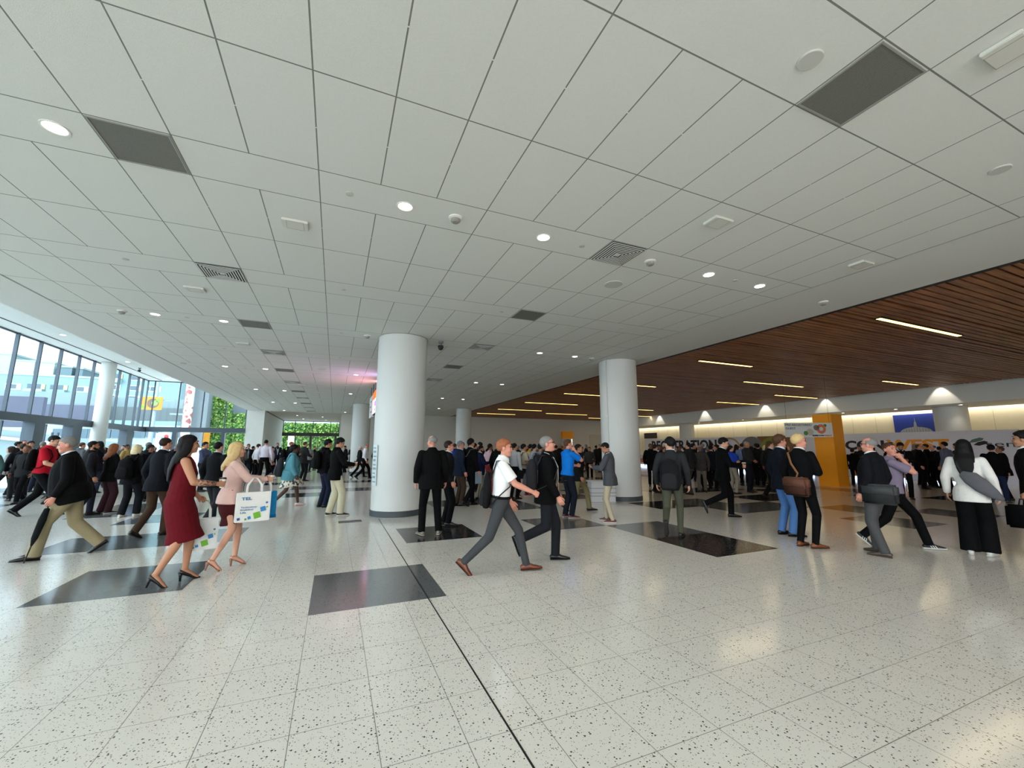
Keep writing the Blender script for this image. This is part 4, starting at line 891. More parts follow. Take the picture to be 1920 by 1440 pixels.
def top_mesh(r, kind, voxel):
    """kind: jacket, coat, blazer, shirt, polo, tee, sweater, hoodie, cardigan"""
    bm = bmesh.new()
    hem = {'jacket': 0.80, 'coat': 0.70, 'blazer': 0.80, 'shirt': 0.985, 'polo': 0.93, 'tucktee': 0.985, 'tee': 0.90, 'sweater': 0.90, 'hoodie': 0.88, 'cardigan': 0.80, 'bigcard': 0.76, 'pinkblazer': 0.86}[kind]
    g = {'jacket': 0.026, 'coat': 0.034, 'blazer': 0.022, 'shirt': 0.017, 'polo': 0.018, 'tucktee': 0.016, 'tee': 0.018, 'sweater': 0.024, 'hoodie': 0.032, 'cardigan': 0.024, 'bigcard': 0.03, 'pinkblazer': 0.018}[kind]
    rows = []
    if hem < 0.9: rows.append((hem, 0.186, 0.14, -0.012))
    if hem <= 0.94: rows.append((0.94, 0.178, 0.13, -0.012))
    else: rows.append((hem, 0.15, 0.11, -0.006))
    if hem < 0.96: rows.append((1.0, 0.162, 0.118, -0.006))
    rows += [(1.06, 0.142, 0.104, 0.0), (1.18, 0.154, 0.112, 0.004), (1.28, 0.166, 0.116, 0.004), (1.38, 0.168, 0.106, -0.006), (1.445, 0.13, 0.082, -0.012), (1.49, 0.066, 0.066, -0.01)]
    r.stack(bm, rows, g, 18, (0.05, 0.5))
    short = kind in ('polo', 'tee', 'tucktee')
    for S0, E, W, n, curl, sgn in r.arms:
        q = r.T.to_3x3() @ Vector((0, 1, 0)); c0 = r.t(sgn * 0.10, -0.012, 1.40)
        if short: tube(bm, [c0, c0.lerp(S0, 0.9)], [0.056 + g * 0.5, 0.052 + g * 0.5], q, 14); ball(bm, S0 - Vector((0, 0, 0.004)), 0.054 + g * 0.6); tube(bm, [S0 - (S0 - E) * 0.02, S0.lerp(E, 0.5), S0.lerp(E, 0.78)], [0.053 + g * 0.6, 0.057 + g, 0.060 + g], q, 14, True, (0.5, 0.08))
        else:
            d = (W - E).normalized(); k = 0.012 if kind in ('shirt', 'pinkblazer') else 0.0
            tube(bm, [c0, c0.lerp(S0, 0.9)], [0.056 + g * 0.5, 0.052 + g * 0.5], q, 14); ball(bm, S0 - Vector((0, 0, 0.004)), 0.052 + g * 0.6); tube(bm, [S0 - (S0 - E) * 0.02, S0.lerp(E, 0.5), E], [0.051 + g * 0.6, 0.052 + g * 0.7, 0.047 + g * 0.7], q, 14); ball(bm, E, 0.046 + g * 0.7); tube(bm, [E, E.lerp(W, 0.5), W - d * 0.005], [0.046 + g * 0.7, 0.040 + g * 0.6, 0.035 + g * 0.5 - k * 0.3], q, 14, True, (0.5, 0.1))
    if kind == 'hoodie': ball(bm, r.t(0, -0.085, 1.50), (0.095, 0.06, 0.055))
    return fuse(bm, voxel, 4)
def strip(bm, pts, wv, ref, th=0.004):
    tube(bm, pts, [(wv, th)] * len(pts), ref, 8)
def collar_mesh(r, open_=True):
    bm = bmesh.new(); n = 20; R1, R2 = [], []
    for i in range(n + 1):
        a = -PI / 2 + 0.30 + (2 * PI - 0.6) * i / n + PI
        a = PI / 2 + 0.28 + (2 * PI - 0.56) * i / n
        c, s_ = math.cos(a), math.sin(a); dip = max(0, s_) * 0.03
        R1.append((r.t(0.071 * c, 0.073 * s_ + 0.002, 1.492 - dip), r.t(0.081 * c, 0.083 * s_ + 0.002, 1.488 - dip)))
        R2.append((r.t(0.062 * c, 0.065 * s_ + 0.006, 1.545 - dip * 1.3), r.t(0.069 * c, 0.072 * s_ + 0.006, 1.543 - dip * 1.3)))
    V = [[bm.verts.new(p) for p in (a[0], a[1], b[1], b[0])] for a, b in zip(R1, R2)]
    for a, b in zip(V, V[1:]):
        for i in range(4): bm.faces.new((a[i], a[(i + 1) % 4], b[(i + 1) % 4], b[i]))
    bm.faces.new(V[0]); bm.faces.new(V[-1][::-1])
    return raw(bm)
def front_mesh(r, half=0.05, z0=1.02, z1=1.50, g=0.145):
    """shirt front showing between open lapels"""
    bm = bmesh.new(); rows = []
    for i in range(8):
        z = z0 + (z1 - z0) * i / 7; wv = half * (0.35 + 0.65 * i / 7); fatw = max(0.0, 1 - abs(z - 1.05) / 0.42) * r.fat
        y = 0.147 + fatw * 0.15 + (0.012 if 1.15 < z < 1.35 else 0) - max(0, z - 1.34) * 0.48 + (0.035 if r.fem and 1.18 < z < 1.34 else 0)
        rows.append([bm.verts.new(r.t(x * wv, y - abs(x) * 0.006, z)) for x in (-1, -0.5, 0, 0.5, 1)] )
    for a, b in zip(rows, rows[1:]):
        for i in range(4): bm.faces.new((a[i], a[i + 1], b[i + 1], b[i]))
    bmesh.ops.solidify(bm, geom=bm.faces[:], thickness=0.012)
    return raw(bm)
def tie_mesh(r):
    bm = bmesh.new(); tube(bm, [r.t(0, 0.112, 1.47), r.t(0, 0.150, 1.38), r.t(0, 0.172, 1.25), r.t(0, 0.158, 1.06)], [(0.014, 0.008), (0.018, 0.006), (0.026, 0.006), (0.03, 0.006)], Vector((1, 0, 0)), 8); return raw(bm)
def hair_mesh(r, style, voxel=0.008):
    bm = bmesh.new(); hd = r.H; M3 = hd.to_3x3().to_4x4(); q = random.Random(9)
    big = {'short': 1.0, 'thick': 1.1, 'buzz': 0.97, 'receding': 0.98, 'fringe': 0.985, 'long': 1.04, 'bob': 1.06, 'tail': 1.0, 'curly': 1.28, 'bun': 1.0, 'quiff': 1.04, 'vlong': 1.06}[style]
    bmesh.ops.create_uvsphere(bm, u_segments=28, v_segments=18, radius=1.0)
    front = {'receding': 0.30, 'fringe': -2, 'quiff': 0.60, 'long': 0.66, 'bob': 0.66, 'vlong': 0.66}.get(style, 0.52)
    for v in bm.verts:
        d = v.co.copy(); k = big
        if style == 'fringe':      # bald crown: hair only round the back and sides
            k = big if (d.z < 0.42 and d.y < 0.25 and d.z > -0.5) else 0.86
        else:
            line = 0.50 - (d.x * d.x) * 0.5 if style not in ('long', 'bob', 'vlong') else 0.42 - d.x * d.x * 0.9
            if d.y > 0.05 and d.z < (line if d.y > 0.36 else line - 0.42 - (0.3 if d.y < 0.2 else 0)): k = 0.84
            if d.y > front and d.z < 0.75 and style in ('receding',): k = 0.84
            if d.z < (-0.18 if d.y > -0.02 else (-0.55 if d.y > -0.3 else -0.86)): k = min(k, 0.86)
        if style in ('curly',) and k > 1: k *= 1 + q.uniform(-0.06, 0.06)
        if style in ('quiff', 'thick') and d.z > 0.3 and d.y > -0.2 and k > 1: k *= 1.04 + q.uniform(-0.02, 0.03)
        if k > 0.9: k *= 1 + q.uniform(-0.016, 0.022)
        co = Vector((d.x * 0.0805 * k, d.y * 0.1005 * k, d.z * 0.0915 * k)) + Vector((0, -0.008, 1.667))
        v.co = hd @ co
    if style in ('long', 'bob', 'vlong'):
        zb = {'long': 1.33, 'bob': 1.50, 'vlong': 1.18}[style]
        T = r.T
        pts = [hd @ Vector((0, -0.055, 1.70)), hd @ Vector((0, -0.075, 1.60)), hd @ Vector((0, -0.07, 1.53))]
        rad = [(0.074, 0.046), (0.080, 0.048), (0.088, 0.042)]
        if zb < 1.5:
            pts += [r.t(0, -0.115, 1.44), r.t(0, -0.145, (1.44 + zb) / 2), r.t(0, -0.15, zb)]; rad += [(0.105, 0.036), (0.10, 0.028), (0.06, 0.014)]
        tube(bm, pts, rad, r.H.to_3x3() @ Vector((1, 0, 0)), 16)
        for sg in (1, -1):
            p2 = [hd @ Vector((sg * 0.066, 0.005, 1.71)), hd @ Vector((sg * 0.080, -0.004, 1.63)), hd @ Vector((sg * 0.084, -0.02, 1.55))]
            if zb < 1.4: p2 += [r.t(sg * 0.088, -0.06, 1.47), r.t(sg * 0.09, -0.10, 1.40)]
            tube(bm, p2, [(0.014, 0.045), (0.016, 0.052), (0.02, 0.05), (0.024, 0.045), (0.02, 0.03)][:len(p2)], r.H.to_3x3() @ Vector((1, 0, 0)), 10)
        return fuse(bm, voxel, 3)
    if style == 'tail': tube(bm, [hd @ Vector((0, -0.09, 1.70)), hd @ Vector((0, -0.14, 1.66)), hd @ Vector((0, -0.14, 1.55)), hd @ Vector((0, -0.12, 1.46))], [0.025, 0.035, 0.03, 0.012], Vector((1, 0, 0)), 10); return fuse(bm, voxel, 2)
    if style == 'bun': ball(bm, hd @ Vector((0, -0.1, 1.73)), 0.042); return fuse(bm, voxel, 2)
    return raw(bm)
def beard_mesh(r):
    bm = bmesh.new(); hd = r.H
    for c, rad in (((0, 0.057, 1.56), (0.054, 0.046, 0.036)), ((0, 0.078, 1.55), (0.03, 0.026, 0.026)), ((0.045, 0.025, 1.585), (0.018, 0.032, 0.04)), ((-0.045, 0.025, 1.585), (0.018, 0.032, 0.04)), ((0, 0.094, 1.594), (0.028, 0.012, 0.006))): ball(bm, hd @ Vector(c), rad, M=hd.to_3x3().to_4x4())
    return fuse(bm, 0.007, 2)
def face_bits(r):
    hd = r.H; M3 = hd.to_3x3().to_4x4(); e, b, l = [], [], bmesh.new()
    for sg in (1, -1):
        x = bmesh.new(); ball(x, hd @ Vector((sg * 0.031, 0.0865, 1.652)), (0.014, 0.009, 0.0068), M=M3); e.append(raw(x))
        x = bmesh.new(); tube(x, [hd @ Vector((sg * 0.016, 0.0965, 1.676)), hd @ Vector((sg * 0.034, 0.094, 1.681)), hd @ Vector((sg * 0.05, 0.083, 1.676))], [0.004, 0.0045, 0.003], Vector((0, 0, 1)), 8); b.append(raw(x))
    ball(l, hd @ Vector((0, 0.0985, 1.581)), (0.023, 0.008, 0.0075), M=M3)
    return e, b, raw(l)
def specs_mesh(r):
    bm = bmesh.new(); hd = r.H
    for sg in (1, -1):
        pts = [hd @ Vector((sg * (0.034 + 0.024 * math.cos(a)), 0.104, 1.652 + 0.018 * math.sin(a))) for a in [2 * PI * i / 14 for i in range(15)]]
        tube(bm, pts, [0.0028] * 15, Vector((0, 1, 0)), 6, False); tube(bm, [hd @ Vector((sg * 0.058, 0.102, 1.656)), hd @ Vector((sg * 0.078, 0.06, 1.655)), hd @ Vector((sg * 0.081, -0.01, 1.648))], [0.0028] * 3, Vector((0, 0, 1)), 6)
    tube(bm, [hd @ Vector((-0.01, 0.106, 1.656)), hd @ Vector((0.01, 0.106, 1.656))], [0.0025] * 2, Vector((0, 0, 1)), 6)
    return raw(bm)
def shoe_meshes(r, kind):
    out = []
    for h, k, a, p, o, sgn in r.legs:
        M = Matrix.Translation(a) @ Matrix.Rotation(-o * sgn, 4, 'Z') @ Matrix.Rotation(-p, 4, 'X')
        bm = bmesh.new(); X = M.to_3x3() @ Vector((1, 0, 0))
        def T_(*c): return M @ Vector(c)
        so = bmesh.new()
        if kind == 'pump' or kind == 'sandal':
            zt = -0.072; hl = 0.075
            Mh = Matrix.Translation(a) @ Matrix.Rotation(-o * sgn, 4, 'Z') @ Matrix.Rotation(-p, 4, 'X')
            if kind == 'pump': tube(bm, [T_(0, -0.045, -0.035), T_(0, -0.02, -0.05), T_(0, 0.05, -0.09), T_(0, 0.11, -0.137), T_(0, 0.165, -0.143)], [(0.031, 0.034), (0.036, 0.03), (0.037, 0.024), (0.038, 0.017), (0.02, 0.009)], X, 12)
            else: tube(bm, [T_(0, -0.045, -0.06), T_(0, 0.05, -0.105), T_(0, 0.11, -0.143), T_(0, 0.155, -0.147)], [(0.03, 0.006), (0.034, 0.006), (0.038, 0.007), (0.028, 0.005)], X, 12); tube(bm, [T_(0.037 * math.cos(t), -0.015 + 0.04 * math.sin(t), -0.012) for t in [2 * PI * i / 12 for i in range(13)]], [0.006] * 13, Vector((0, 0, 1)), 6, False); tube(bm, [T_(-0.042, 0.105, -0.13), T_(0, 0.105, -0.105), T_(0.042, 0.105, -0.13)], [(0.014, 0.004)] * 3, Vector((0, 1, 0)), 8)
            tube(so, [T_(0, -0.045, -0.055), T_(0, -0.042, -0.10), T_(0, -0.04, -0.153)], [(0.026, 0.024), (0.016, 0.016), (0.012, 0.012)], X, 10)
        else:
            sn = kind == 'sneaker'
            tube(bm, [T_(0, -0.062, -0.04), T_(0, -0.03, -0.03), T_(0, 0.03, -0.028), T_(0, 0.09, -0.045), T_(0, 0.15, -0.053), T_(0, 0.19 if sn else 0.205, -0.06)], [(0.03, 0.03), (0.036, 0.042), (0.038, 0.042), (0.042, 0.027), (0.042, 0.02), (0.026 if sn else 0.02, 0.012)], X, 14)
            z = 0.014 if sn else 0.008
            tube(so, [T_(0, -0.072, -0.08 + z), T_(0, -0.03, -0.08 + z), T_(0, 0.06, -0.08 + z), T_(0, 0.14, -0.08 + z), T_(0, 0.20 if sn else 0.212, -0.08 + z)], [(0.032, z), (0.037, z), (0.038, z), (0.045, z), (0.028 if sn else 0.02, z * 0.8)], X, 14)
        out.append((raw(bm), raw(so)))
    return out
def belt_mesh(r):
    bm = bmesh.new(); n = 24; V = []
    for i in range(n):
        a = 2 * PI * i / n; fk = 1 + r.fat * 0.5; kx = 0.86 if r.fem else 1.0
        V.append([bm.verts.new(r.t(x * math.cos(a), 0.0 + r.fat * 0.03 + y * math.sin(a), z)) for x, y, z in ((0.166 * kx * fk, 0.128 * fk, 0.985), (0.172 * kx * fk, 0.134 * fk, 0.985), (0.172 * kx * fk, 0.134 * fk, 1.018), (0.166 * kx * fk, 0.128 * fk, 1.018))])
    for i in range(n):
        for j in range(4): bm.faces.new((V[i][j], V[i][(j + 1) % 4], V[(i + 1) % n][(j + 1) % 4], V[(i + 1) % n][j]))
    return raw(bm)
def lanyard_mesh(r):
    bm = bmesh.new(); f = r.fat * 0.08 + (0.03 if r.fem else 0)
    for sg in (1, -1): tube(bm, [r.t(sg * 0.062, -0.055, 1.515), r.t(sg * 0.083, 0.0, 1.50), r.t(sg * 0.078, 0.085, 1.445), r.t(sg * 0.05, 0.152 + f, 1.32), r.t(sg * 0.02, 0.165 + f, 1.16), r.t(0, 0.16 + f, 1.08)], [(0.009, 0.004)] * 6, Vector((1, 0, 0)), 8)
    return raw(bm)
def badge_mesh(r):
    bm = bmesh.new(); f = r.fat * 0.08 + (0.03 if r.fem else 0); o = [r.t(x, 0.172 + f + y, z) for z in (0.96, 1.09) for y in (-0.003, 0.003) for x in (-0.045, 0.045)]
    V = [bm.verts.new(p) for p in o]
    for q in ((0, 2, 3, 1), (4, 5, 7, 6), (0, 1, 5, 4), (2, 6, 7, 3), (0, 4, 6, 2), (1, 3, 7, 5)): bm.faces.new([V[i] for i in q])
    return raw(bm)

CACHE = {}
def cached(key, fn):
    if key not in CACHE: CACHE[key] = fn()
    return CACHE[key]
SKIN = {'fair': (208, 156, 130), 'pink': (208, 144, 122), 'tan': (180, 128, 98), 'olive': (166, 116, 88), 'brown': (128, 84, 62), 'dark': (78, 52, 42)}
HAIRC = {'black': (18, 16, 16), 'dbrown': (44, 30, 24), 'brown': (82, 56, 38), 'auburn': (132, 80, 48), 'ginger': (150, 92, 62), 'blond': (206, 176, 124), 'pale': (214, 196, 156), 'grey': (128, 126, 122), 'silver': (176, 174, 170), 'white': (214, 212, 208)}
def cloth(c, rough=0.85):
    return mat('cloth_%d_%d_%d' % tuple(c), c, rough, spec=0.12, noise=0.10, nscale=9, bump=0.35, bscale=16)
def skin(n): return mat('skin_' + n, SKIN[n], 0.55, spec=0.35)
def hairm(n): return mat('hair_' + n, HAIRC[n], 0.6, spec=0.18, noise=0.22, nscale=30, bump=0.25, bscale=60)

def head_to(P, face):
    """turn about z so that a figure at P faces `face` degrees: 0 = away from the viewer, 90 = to the image's right"""
    v = Vector((P.x, P.y, 0)).normalized(); a = math.radians(face)
    hx = v.x * math.cos(a) + v.y * math.sin(a); hy = -v.x * math.sin(a) + v.y * math.cos(a)
    return math.atan2(-hx, hy)
def place(px, foot=None, top=None, depth=None, h=None):
    if foot is not None: P = on_z(px, foot, 0)
    else:
        d = ray(px, 840); P = Vector((0, 0, EYE)) + d * depth; P.z = 0
    dep = (P - Vector((0, 0, EYE))).dot(FW)
    if top is not None and h is None: h = EYE + ray(px, top).z * ((P - Vector((0, 0, EYE))).xy.length / ray(px, top).xy.length)
    return P, h

def person(label, P, h, face, legs='stand', ra='down', la='down', lean=0.03, hyaw=0.0, hpitch=0.0, fem=False, fat=0.0,
           top='jacket', tc=(20, 20, 22), bot='trousers', bc=(18, 18, 20), skin_='fair', hair='short', hc='dbrown', shoe='oxford', sc=(18, 16, 16), sole=None,
           collar=None, front=None, tie=None, detail=0, beard=None, specs=False, lan=None, badge=None, belt=None, group=None, dress=None, wide=1.0):
    heel = 0.07 if shoe in ('pump', 'sandal') else 0.0
    key = (legs, ra, la, round(lean, 3), round(hyaw, 3), round(hpitch, 3), fem, fat, heel); r = cached(('rig', key), lambda: Rig(legs, ra, la, lean, hyaw, hpitch, fem, fat, heel))
    vb, vc = ((0.008, 0.011), (0.010, 0.014), (0.014, 0.019))[2 - detail] if detail < 3 else (0.007, 0.010)
    root = thing('person', label, 'person', (P.x, P.y, 0), head_to(P, face), group); s = h / (1.735 + r.dz + 0.0 * heel); root.scale = (s * wide, s * wide, s)
    m_obj('body', cached((key, 'body', vb), lambda: body_mesh(r, vb)), skin(skin_), root)
    if hair: 
        ho = m_obj('hair', cached((key, 'hair', hair), lambda: hair_mesh(r, hair)), hairm(hc), root)
    if dress: m_obj('dress', cached((key, dress, vc), lambda: bottom_mesh(r, dress, vc)), cloth(bc), root)
    elif bot: m_obj('skirt' if 'skirt' in bot else ('shorts' if bot == 'shorts' else 'trousers'), cached((key, bot, vc), lambda: bottom_mesh(r, bot, vc)), bc if not isinstance(bc, tuple) else cloth(bc), root)
    if top: m_obj({'pinkblazer': 'blazer', 'tucktee': 'shirt', 'tee': 'shirt', 'bigcard': 'cardigan'}.get(top, top), cached((key, top, vc), lambda: top_mesh(r, top, vc)), cloth(tc), root)
    if shoe:
        for k, (a, b) in enumerate(cached((key, shoe, 'shoe'), lambda: shoe_meshes(r, shoe))):
            so = m_obj('shoe', a, mat('shoe_%d_%d_%d' % tuple(sc), sc, 0.4), root); m_obj('heel' if heel else 'sole', b, mat('shoe_%d_%d_%d' % tuple(sole or (24, 20, 18)), sole or (24, 20, 18), 0.5), so)
    if collar: m_obj('shirt_collar', cached((key, 'collar'), lambda: collar_mesh(r)), cloth(collar), root)
    if front: m_obj('shirt_front', cached((key, 'front'), lambda: front_mesh(r)), cloth(front), root)
    if tie: m_obj('tie', cached((key, 'tie'), lambda: tie_mesh(r)), cloth(tie), root)
    if beard: m_obj('beard', cached((key, 'beard'), lambda: beard_mesh(r)), hairm(beard), root)
    if specs: m_obj('glasses', cached((key, 'specs'), lambda: specs_mesh(r)), mat('spectacle_frame', (28, 24, 24), 0.4), root)
    if lan:
        lo = m_obj('lanyard', cached((key, 'lan'), lambda: lanyard_mesh(r)), cloth(lan), root)
        if badge: m_obj('badge', cached((key, 'badge'), lambda: badge_mesh(r)), mat('badge_%d' % badge[0], badge, 0.5), lo)
    if belt: m_obj('belt', cached((key, 'belt'), lambda: belt_mesh(r)), cloth(belt), root)
    if detail:
        e, b, l = cached((key, 'face'), lambda: face_bits(r))
        for x in e: m_obj('eye', x, mat('eye_dark', (38, 28, 24), 0.25), root)
        if hair:
            for x in b: m_obj('eyebrow', x, hairm(hc if hc not in ('pale', 'blond') else 'brown'), root)
        m_obj('lips', l, mat('lips', (168, 92, 84), 0.5) if fem else mat('lips_pale', (178, 116, 100), 0.5), root)
    return root, r
# ---- things people wear or hold: placed in the owner's frame, then left free-standing at top level
def held(name, label, cat, owner, c, group=None):
    """a top-level thing whose origin sits at point c of the owner's local frame, same turn and scale"""
    root = owner[0]; M = Matrix.Translation(root.location) @ Matrix.Rotation(root.rotation_euler.z, 4, 'Z') @ Matrix.Diagonal((*root.scale, 1))
    t = thing(name, label, cat, M @ Vector(c), root.rotation_euler.z, group); t.scale = root.scale; t['c0'] = 0; del t['c0']
    return t
def rbox(w_, d, hh, bev, taper=0.9):
    bm = bmesh.new(); box(bm, -w_ / 2, w_ / 2, -d / 2, d / 2, -hh / 2, hh / 2)
    for v in bm.verts:
        if v.co.z > 0: v.co.x *= taper; v.co.y *= taper
    bmesh.ops.bevel(bm, geom=bm.edges[:], offset=bev, segments=3, affect='EDGES'); return bm
def backpack(owner, label, c=(24, 24, 26), size=(0.30, 0.16, 0.46), z=1.20, low=0.0, straps=True, group=None, c2=None):
    r = owner[1]; w_, d, hh = size; yb = -0.135 - d / 2 - r.fat * 0.05
    ctr = r.t(0, yb, z); t = held('backpack', label, 'backpack', owner, ctr, group); rot = (r.T.to_3x3()).to_euler(); m = cloth(c); m2 = cloth(c2 or tuple(min(255, int(v * 1.25 + 6)) for v in c))
    def pouch(w2, d2, h2):
        bm = bmesh.new(); tube(bm, [Vector((0, 0, h2 * q)) for q in (-0.47, -0.40, -0.2, 0.05, 0.28, 0.42, 0.49)], [(w2 * a, d2 * b_) for a, b_ in ((0.40, 0.36), (0.47, 0.5), (0.5, 0.52), (0.49, 0.5), (0.46, 0.44), (0.38, 0.34), (0.22, 0.2))], Vector((1, 0, 0)), 20, True, (0.15, 0.3))
        for v in bm.verts:      # squarer than an ellipse
            if abs(v.co.x) > 1e-4: v.co.x = math.copysign(w2 * 0.5 * (abs(v.co.x) / (w2 * 0.5)) ** 0.8, v.co.x)
        return bm
    obj('main_compartment', pouch(w_, d, hh), m, t, rot=rot, smooth=True)
    obj('front_pocket', pouch(w_ * 0.78, 0.08, hh * 0.5), m2, t, loc=r.T.to_3x3() @ Vector((0, -d / 2 + 0.005, -hh * 0.18)), rot=rot, smooth=True)
    bm = bmesh.new(); tube(bm, [Vector((-0.04, d * 0.3, hh / 2 - 0.01)), Vector((-0.03, d * 0.3, hh / 2 + 0.03)), Vector((0.03, d * 0.3, hh / 2 + 0.03)), Vector((0.04, d * 0.3, hh / 2 - 0.01))], [0.008] * 4, Vector((0, 1, 0)), 8); obj('grab_handle', bm, m2, t, rot=rot, smooth=True)
    if straps:
        f = r.fat * 0.06 + (0.02 if r.fem else 0)
        for sg in (1, -1):
            bm = bmesh.new(); pts = [(sg * 0.09, -0.14, min(z + hh * 0.36, 1.44)), (sg * 0.115, -0.09, 1.465), (sg * 0.125, 0.0, 1.475), (sg * 0.125, 0.09, 1.42), (sg * 0.135, 0.142 + f, 1.30), (sg * 0.165, 0.10 + f, 1.15), (sg * 0.185, 0.0, 1.06), (sg * 0.13, -0.13, z - hh * 0.36)]
            strip(bm, [r.t(*p) - ctr for p in pts], 0.025, Vector((1, 0, 0)), 0.007); obj('shoulder_strap', bm, m2, t, smooth=True)
    return t
def cup(owner, label, side=0, c=(232, 226, 214), lid=(40, 36, 36), sleeve=None, group=None):
    r = owner[1]; g_, d, n = r.grip(side)
    t = held('coffee_cup', label, 'cup', owner, g_ + Vector((0, 0, -0.05)), group)
    bm = bmesh.new(); lathe(bm, [(0, 0), (0.028, 0), (0.041, 0.115), (0, 0.115)], 20); obj('paper_cup', bm, mat('cup_%d_%d' % (c[0], c[1]), c, 0.6), t, smooth=False)
    bm = bmesh.new(); lathe(bm, [(0, 0.113), (0.044, 0.113), (0.044, 0.122), (0.038, 0.124), (0.037, 0.134), (0, 0.132)], 20); obj('lid', bm, mat('cup_lid_%d' % lid[0], lid, 0.4), t)
    if sleeve: bm = bmesh.new(); lathe(bm, [(0.0335, 0.03), (0.0395, 0.082)], 20); obj('sleeve', bm, mat('cup_sleeve_%d' % sleeve[0], sleeve, 0.8), t)
    return t
def phone(owner, label, side=0, upright=False):
    r = owner[1]; g_, d, n = r.grip(side); t = held('phone', label, 'phone', owner, g_)
    z = n; x = d.cross(n); M = Matrix((d, x, z)).transposed().to_euler()
    obj('case', bx(-0.07, 0.07, -0.036, 0.036, -0.005, 0.005, 0.003), mat('phone_black', (20, 20, 22), 0.3), t, rot=M); obj('screen', bx(-0.064, 0.064, -0.032, 0.032, 0.005, 0.006), mat('phone_glass', (50, 56, 66), 0.15), t, rot=M)
    return t
def shoulder_bag(owner, label, c, ctr=(0.24, -0.06, 0.92), size=(0.36, 0.10, 0.26), strapc=None, over=-1, yaw=0.0, flap=True, group=None):
    r = owner[1]; P0 = r.t(*ctr); t = held('shoulder_bag', label, 'bag', owner, P0, group); m = cloth(c, 0.6); sm = cloth(strapc or c, 0.6)
    rot = (0, 0, yaw); obj('bag_body', rbox(size[1], size[0], size[2], 0.03, 1.0), m, t, rot=rot, smooth=True)
    if flap: obj('flap', rbox(size[1] + 0.02, size[0] + 0.01, size[2] * 0.6, 0.03, 1.0), cloth(tuple(min(255, int(v * 1.3 + 5)) for v in c), 0.5), t, loc=(0, 0, size[2] * 0.22), rot=rot, smooth=True)
    if over:
        sx = ctr[0]; o_ = over; f = r.fat * 0.1; bm = bmesh.new()
        back = [(sx * 0.8, -0.165 - f, ctr[2] + 0.2), (o_ * 0.02, -0.165, 1.28), (o_ * 0.11, -0.115, 1.455)]; top_ = [(o_ * 0.125, -0.01, 1.488)]; frt = [(o_ * 0.11, 0.115, 1.40), (o_ * 0.01, 0.175 + f, 1.22), (sx * 0.75, 0.15 + f, ctr[2] + 0.2)]
        pts = [Vector((0, -size[0] * 0.4 * math.cos(yaw), size[2] * 0.42))] + [r.t(*p) - P0 for p in back + top_ + frt] + [Vector((0, size[0] * 0.4 * math.cos(yaw), size[2] * 0.42))]
        strip(bm, pts, 0.018, Vector((1, 0, 0)), 0.005); obj('strap', bm, sm, t, smooth=True)
    return t
# ================================================================ the people in the photo
BLK, CHAR, NAVY, DGR = (7, 7, 8), (38, 39, 41), (22, 26, 40), (58, 60, 62)
USED = []
def who(label, px, foot=None, crown=None, depth=None, h=None, face=0, **k):
    P, hh = place(px, foot, crown, depth, h); USED.append(P.xy.copy())
    return person(label, P, min(max(hh or 1.74, 1.55), 1.98), face, **k)
def tote(owner, label, ctr, size, c, side=1, prints=True, bandc=(28, 140, 196), up=0.28, tilt=0.0):
    L, th, hh = size; t = held('tote_bag', label, 'bag', owner, ctr, 'printed tote bags'); m = cloth(c, 0.6)
    bm = bmesh.new(); box(bm, -th / 2, th / 2, -L / 2, L / 2, 0, hh)
    for v in bm.verts:
        if v.co.z > 0: v.co.x *= 0.7
    bmesh.ops.bevel(bm, geom=bm.edges[:], offset=0.008, segments=2, affect='EDGES'); obj('bag_body', bm, m, t)
    for sg in (1, -1):
        bm = bmesh.new(); strip(bm, [Vector((sg * th * 0.3, -L * 0.22, hh - 0.02)), Vector((sg * th * 0.25, -L * 0.2, hh + up * 0.5)), Vector((sg * 0.012, -0.03, hh + up)), Vector((sg * 0.012, 0.03, hh + up)), Vector((sg * th * 0.25, L * 0.2, hh + up * 0.5)), Vector((sg * th * 0.3, L * 0.22, hh - 0.02))], 0.014, Vector((0, 1, 0)), 0.004); obj('handle', bm, cloth((226, 226, 222)), t, smooth=True)
    xf = side * (th / 2 + 0.003); RZ = (PI / 2, 0, PI / 2 * side)
    if prints:
        d = 1 if side > 0 else -1
        def pr(body, w_, h2, y, z, c2, b=0.02):
            o = fit(text_mesh(body, 1.0, 'printed_lettering', mat('print_%d' % c2[2], c2, 0.6), t, b, 0.001), w_, h2); o.location = (xf * (1 - 0.15 * z / hh), y * d, z); o.rotation_euler = RZ
        pr('TEL', L * 0.30, hh * 0.10, -L * 0.36, hh * 0.74, (60, 118, 160), 0.03)
        for i, s_ in enumerate(('Technology', 'Enabling', 'Life')): pr(s_, L * (0.46, 0.36, 0.16)[i], hh * 0.07, -L * 0.36, hh * (0.46 - 0.085 * i), (86, 128, 168))
        for y, z, s_, c2 in ((0.28, 0.34, 0.075, (40, 130, 196)), (0.12, 0.14, 0.10, (108, 176, 40)), (-0.1, 0.07, 0.045, (40, 130, 196)), (0.38, 0.55, 0.03, (50, 96, 168)), (0.40, 0.4, 0.02, (108, 150, 60)), (-0.4, 0.05, 0.04, (44, 80, 140)), (-0.2, 0.03, 0.03, (108, 150, 60))):
            bm = bx(-0.001, 0.001, -s_ * L, s_ * L, -s_ * L, s_ * L); o = obj('printed_square', bm, mat('print_sq_%d_%d' % (c2[0], c2[1]), c2, 0.6), t); o.location = (xf * 1.005, y * L * d, z * hh + 0.03); o.rotation_euler = (0.25, 0, 0)
    else:
        obj('bottom_band', bx(-th / 2 - 0.003, th / 2 + 0.003, -L / 2 - 0.003, L / 2 + 0.003, 0, hh * 0.12), cloth(bandc), t)
    return t

